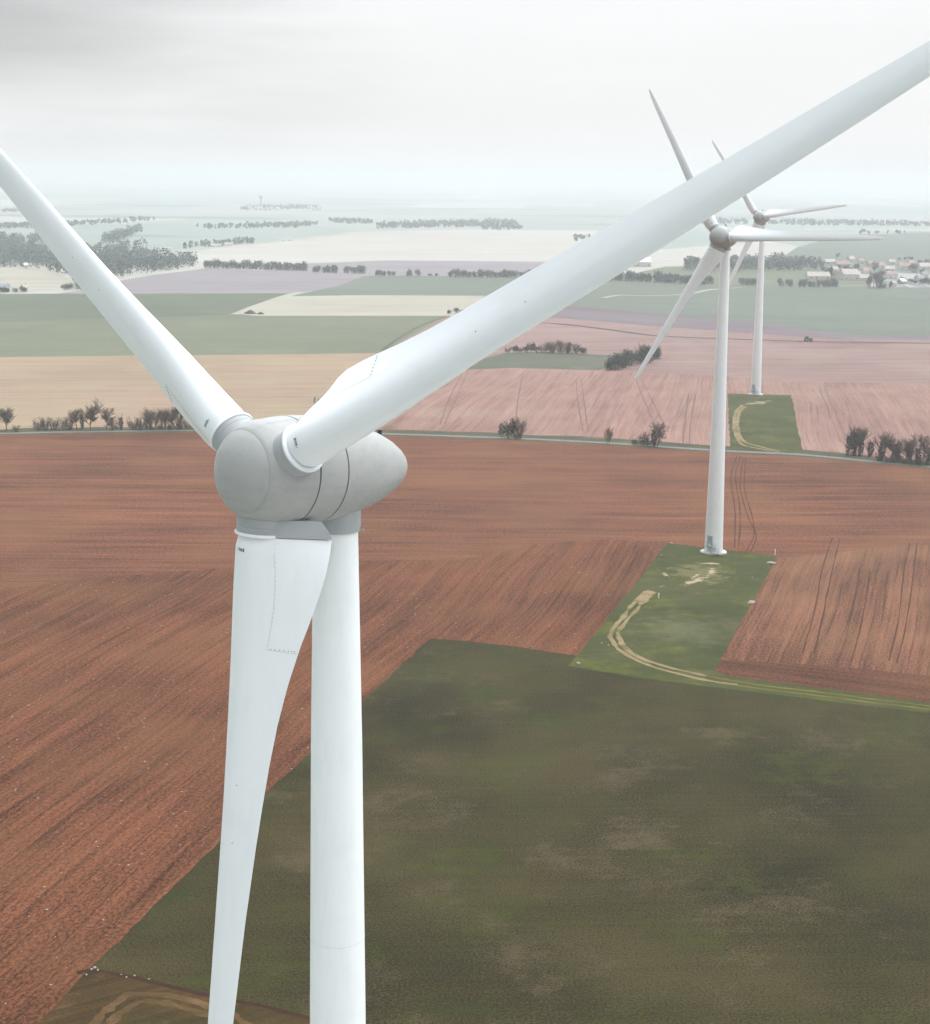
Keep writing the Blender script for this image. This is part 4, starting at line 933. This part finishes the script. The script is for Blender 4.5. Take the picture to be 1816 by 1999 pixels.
house(1761, 554, 11, 2.6, 7, .5, 'slate', 'white', 'low shed with a bright roof beside the lane at the right', 'shed', 'shed', None, False)
house(10, 569, 16, 3, 9, .2, 'render2', 'slate', 'farmhouse with dark roof among bushes at the left edge', 'farmhouse', 'house', 'buildings at the left edge')
house(47, 568, 8, 3, 7, .6, 'render', 'tiles2', 'small white outbuilding right of the farmhouse at the left edge', 'outbuilding', 'building', 'buildings at the left edge')
house(14, 507, 11, 4, 9, .3, 'render', 'slate', 'white-walled building in the woodland at the left edge', 'house', 'house', 'buildings in the left woodland')
house(62, 504, 14, 4, 10, .0, 'render2', 'slate', 'dark-roofed building in the gap of the left woodland', 'house', 'house', 'buildings in the left woodland')
house(50, 523, 6, 3, 6, .2, 'render', 'white', 'tiny white building at the near edge of the left woodland', 'house', 'house', 'buildings in the left woodland')
house(197, 499, 14, 4, 12, .1, 'render', 'white', 'white building just right of the left blade, beside the woodland', 'barn', 'barn', None, False)
house(1250, 520, 40, 5, 14, .05, 'render', 'white', 'long white farm building seen below the biggest blade', 'barn', 'barn', None, False)
rnd = random.Random(5)
FV = [(x, 408 + rnd.uniform(-3, 4)) for x in (486, 500, 509, 520, 528, 541, 556, 604, 612, 622)]
for i, (x, y) in enumerate(FV): house(x, y, 6 + rnd.uniform(-1, 4), 6, 12, rnd.uniform(-.5, .5), 'render', 'tiles2', ORD[i] + ' tiny white house from the left in the hazy village near the horizon', 'house', 'house', 'houses of the hazy village')
mb = MB(); mb.tube([(0, 0, 0), (0, 0, 30)], [3.2, 2.2], 12); p = G(509, 409); wt = empty('water_tower', (p.x, p.y, 0)); tag(wt, 'pale slender tower rising from the hazy village near the horizon', 'tower'); mb.build('shaft', M['render'], wt)
mb = MB(); mb.lathe([(30, 2.2), (32, 5), (38, 5.2), (39, 4.5), (40, 0)], 16); mb.build('tank', M['render'], wt)
strip('road', None, 4.5, M['track2'] if 'track2' in M else M['road'], -.06, wv=.1, parts=[[(1738, 559), (1760, 557), (1780, 562), (1816, 566), (2000, 580)], [(1745, 556), (1760, 550), (1785, 556), (1816, 561)]])
strip('road', [(150, 506), (240, 497), (300, 491), (440, 480), (560, 470), (640, 461), (690, 452), (760, 448), (900, 445)], 16, M['tan2'], -.17, wv=.1)
strip('path', None, 5, M['tan2'], -.08, wv=.2, parts=[[(1180, 581), (1210, 576), (1260, 577), (1340, 574), (1390, 565), (1450, 561)], [(1640, 558), (1700, 557), (1740, 560)]])
# lorries on the far main road
def lorry(px, py, label):
    p = G(px, py); r = empty('lorry', (p.x, p.y, 0), .25); tag(r, label, 'lorry', 'lorries on the far main road')
    mb = MB(); mb.box(-6.5, 5, -1.3, 1.3, 1.1, 4.2); mb.build('trailer', M['white'], r)
    mb = MB(); mb.box(5.4, 7.6, -1.25, 1.25, .7, 3.6); cb = mb.build('cab', M['white'], r)
    mb = MB(); mb.box(7.58, 7.64, -1.1, 1.1, 2.1, 3.1); mb.build('windscreen', M['glass'], cb)
    for x in (-5, -3.7, 3.2, 6.5):
        mb = MB(); mb.tube([(x, -1.3, .55), (x, 1.3, .55)], [.55, .55], 12); mb.build('wheel', M['seam'], r)
for i, (x, y) in enumerate([(322, 489), (420, 481.5), (441, 479.5), (558, 470)]): lorry(x, y, ORD[i] + ' white lorry from the left on the hazy main road')

# tractor with its plough, at work along the fresh furrow
def wheel(x, y, r, w, par):
    mb = MB(); mb.lathe([(-w / 2, r * .55), (-w / 2, r * .9), (-w / 2 + .06, r), (w / 2 - .06, r), (w / 2, r * .9), (w / 2, r * .55)], 20, 0, Matrix.Translation((x, y, r)) @ Matrix.Rotation(pi / 2, 4, 'X'))
    wl = mb.build('wheel', M['seam'], par)
    mb = MB(); mb.lathe([(-w / 2 + .05, 0), (-w / 2 + .05, r * .56), (w / 2 - .05, r * .56), (w / 2 - .05, 0)], 16, 0, Matrix.Translation((x, y, r)) @ Matrix.Rotation(pi / 2, 4, 'X')); mb.build('rim', M['steel'], wl)
M['tractor'] = m_plain('dark_green_paint', (.03, .07, .05), .5, .1)
p = G(1577, 667); tr = empty('tractor', (p.x, p.y, 0), radians(4)); tag(tr, 'dark green tractor pulling a plough along the edge of the pink field', 'tractor')
mb = MB(); mb.box(-.6, 2.9, -.55, .55, .9, 1.5); mb.box(.5, 3.0, -.45, .45, 1.5, 2.05); mb.build('body', M['tractor'], tr)
mb = MB()
for x, y in ((-1.3, -.75), (-1.3, .75), (.4, -.75), (.4, .75)): mb.tube([(x, y, 1.4), (x * .85, y * .9, 3.0)], [.07, .07], 6)
mb.box(-1.35, .5, -.85, .85, 2.95, 3.12); mb.box(-1.3, .4, -.75, .75, 1.2, 1.5); cb = mb.build('cab', M['tractor'], tr)
mb = MB(); mb.box(-1.2, .32, -.70, .70, 1.5, 2.9); mb.build('cab_window', M['glass'], cb)
for x, y, r, w in ((-.7, -1.1, 1.0, .6), (-.7, 1.1, 1.0, .6), (2.2, -1.0, .7, .45), (2.2, 1.0, .7, .45)): wheel(x, y, r, w, tr)
mb = MB(); mb.tube([(1.6, -.3, 2.0), (1.6, -.3, 2.9)], [.06, .06], 8); mb.build('exhaust', M['seam'], tr)
mb = MB(); mb.tube([(-1.6, 0, .9), (-6.2, -.9, 1.0)], [.12, .12], 6)
for i in range(5):
    x = -2.3 - i * .9; y = -.2 - i * .18; mb.tube([(x, y, 1.0), (x - .1, y, .35)], [.08, .06], 6); mb.box(x - .5, x + .3, y - .12, y + .06, 0, .5)
mb.build('plough', M['steel'], tr)
# heaps in the pale field
def heap(px, py, w, h, label, name='spoil_heap', cat='heap', mat='rut', group=None, seed=0):
    p = G(px, py); mb = MB(); K = 20; n = 7
    for j in range(n + 1):
        f = j / n
        for i in range(K):
            a = 2 * pi * i / K; rr = w / 2 * (1 - f) * (1 + .22 * noise.noise(Vector((cos(a) * 2, sin(a) * 2, seed + f * 2)))); mb.v.append(Vector((cos(a) * rr, sin(a) * rr * .7, h * (f ** .85) - .05)))
    for j in range(n):
        for i in range(K): mb.f.append((j * K + i, j * K + (i + 1) % K, (j + 1) * K + (i + 1) % K, (j + 1) * K + i)); mb.m.append(0)
    o = mb.build(name, M[mat]); o.location = (p.x, p.y, 0); tag(o, label, cat, group)
M['heap'] = m_plain('dark_heap', (.06, .055, .06), .95, .3, .5, .1)
heap(488, 612, 9, 2.6, 'larger dark heap at the corner of the pale field', mat='heap', group='dark heaps in the pale field', seed=1)
heap(508, 613, 5.5, 1.6, 'smaller dark heap right of the larger one in the pale field', mat='heap', group='dark heaps in the pale field', seed=5)

# stones and marker posts around the pads
M['stone'] = m_plain('pale_limestone', (.36, .30, .25), .9, .2, 3, .2)
def stone_mb(mb, c, s, rnd):
    n0 = len(mb.v); bm = bmesh.new(); bmesh.ops.create_icosphere(bm, subdivisions=2, radius=s); sd_ = rnd.uniform(0, 99)
    for v in bm.verts: v.co *= 1 + .35 * noise.noise(v.co / s * 1.1 + Vector((sd_, 0, 0))); v.co.z *= .7
    mb.v += [c + v.co for v in bm.verts]; mb.f += [tuple(n0 + v.index for v in f.verts) for f in bm.faces]; mb.m += [0] * len(bm.faces); bm.free()
def stone_pile(px, py, n, R, s, label):
    rnd = random.Random(int(px)); p = G(px, py); mb = MB()
    for i in range(n):
        a = rnd.uniform(0, 6.3); q = rnd.random() ** .6 * R; stone_mb(mb, Vector((cos(a) * q, sin(a) * q, s * .3 + max(0, (R - q)) * .25)), s * rnd.uniform(.5, 1.2), rnd)
    o = mb.build('stone_pile', M['stone']); o.location = (p.x, p.y, .004); tag(o, label, 'stone pile', 'stone piles beside the middle turbine pad')
stone_pile(1506, 1100, 16, 1.1, .30, 'upper pile of pale stones on the right edge of the middle turbine pad')
stone_pile(1467, 1177, 16, 1.1, .30, 'lower pile of pale stones on the right edge of the middle turbine pad')
def stone(px, py, s, label, grp='single stones on the grass'):
    mb = MB(); stone_mb(mb, Vector((0, 0, s * .35)), s, random.Random(int(px * 3 + py))); p = G(px, py); o = mb.build('stone', M['stone']); o.location = (p.x, p.y, .004); tag(o, label, 'stone', grp)
stone(1130, 1296, .38, 'tan stone where the corner of the red field meets the dark meadow')
stone(1176, 1256, .20, 'small pale stone in the grass left of the curved track, left of its neighbour')
stone(1189, 1260, .20, 'small pale stone in the grass nearest the bend of the curved track')
stone(1470, 1128, .20, 'small pale stone between the two stone piles')
stone(1312, 1061, .30, 'pale stone at the top left corner of the middle turbine pad')
stone(1292, 1084, .18, 'small pale stone on the left edge of the middle turbine pad')
rr = random.Random(3)
for i, (x, y, s) in enumerate([(178, 1893, .16), (184, 1890, .2), (190, 1894, .15), (168, 1903, .12), (236, 1903, .10), (246, 1908, .12), (262, 1905, .12), (290, 1912, .11)]):
    stone(x, y, s, ORD[i] + ' pale stone from the left along the edge of the brown grass at bottom left' if i not in (0, 1, 2, 3) else ['pale stone left of the largest at the tip of the brown grass', 'largest pale stone at the tip of the brown grass', 'pale stone right of the largest at the tip of the brown grass', 'smallest pale stone below the tip of the brown grass'][i], 'stones at the tip of the brown grass')
mb = MB(); mb.tube([(0, 0, 0), (0, 0, 1.1)], [.12, .12], 10); mb.tube([(0, 0, 1.1), (0, 0, 1.25)], [.16, .05], 10); p = G(1287, 1168); o = mb.build('marker_post', M['white']); o.location = (p.x, p.y, .004); tag(o, 'short white marker post beside the top end of the curved track', 'marker post')
mb = MB(); mb.tube([(0, 0, 0), (0, 0, 1.5)], [.10, .10], 10); mb.tube([(0, 0, 1.5), (0, 0, 1.6)], [.13, .04], 10); p = G(1514, 1084); o = mb.build('marker_post', M['white']); o.location = (p.x, p.y, .004); tag(o, 'pale marker post at the top right corner of the middle turbine pad', 'marker post')

# ---------------------------------------------------------------- haze
m = bpy.data.materials.new('haze'); m.use_nodes = True; t = m.node_tree; t.nodes.clear()
pv = N(t, 'ShaderNodeVolumePrincipled'); pv.inputs['Color'].default_value = (.80, .83, .842, 1); pv.inputs['Density'].default_value = HAZE_D; pv.inputs['Anisotropy'].default_value = .6
Lk(t, pv.outputs[0], N(t, 'ShaderNodeOutputMaterial').inputs['Volume'])
mb = MB(); mb.box(-63000, 63000, -4000, 63000, -1.5, 135.0); hz = mb.build('haze', m); tag(hz, kind='stuff')
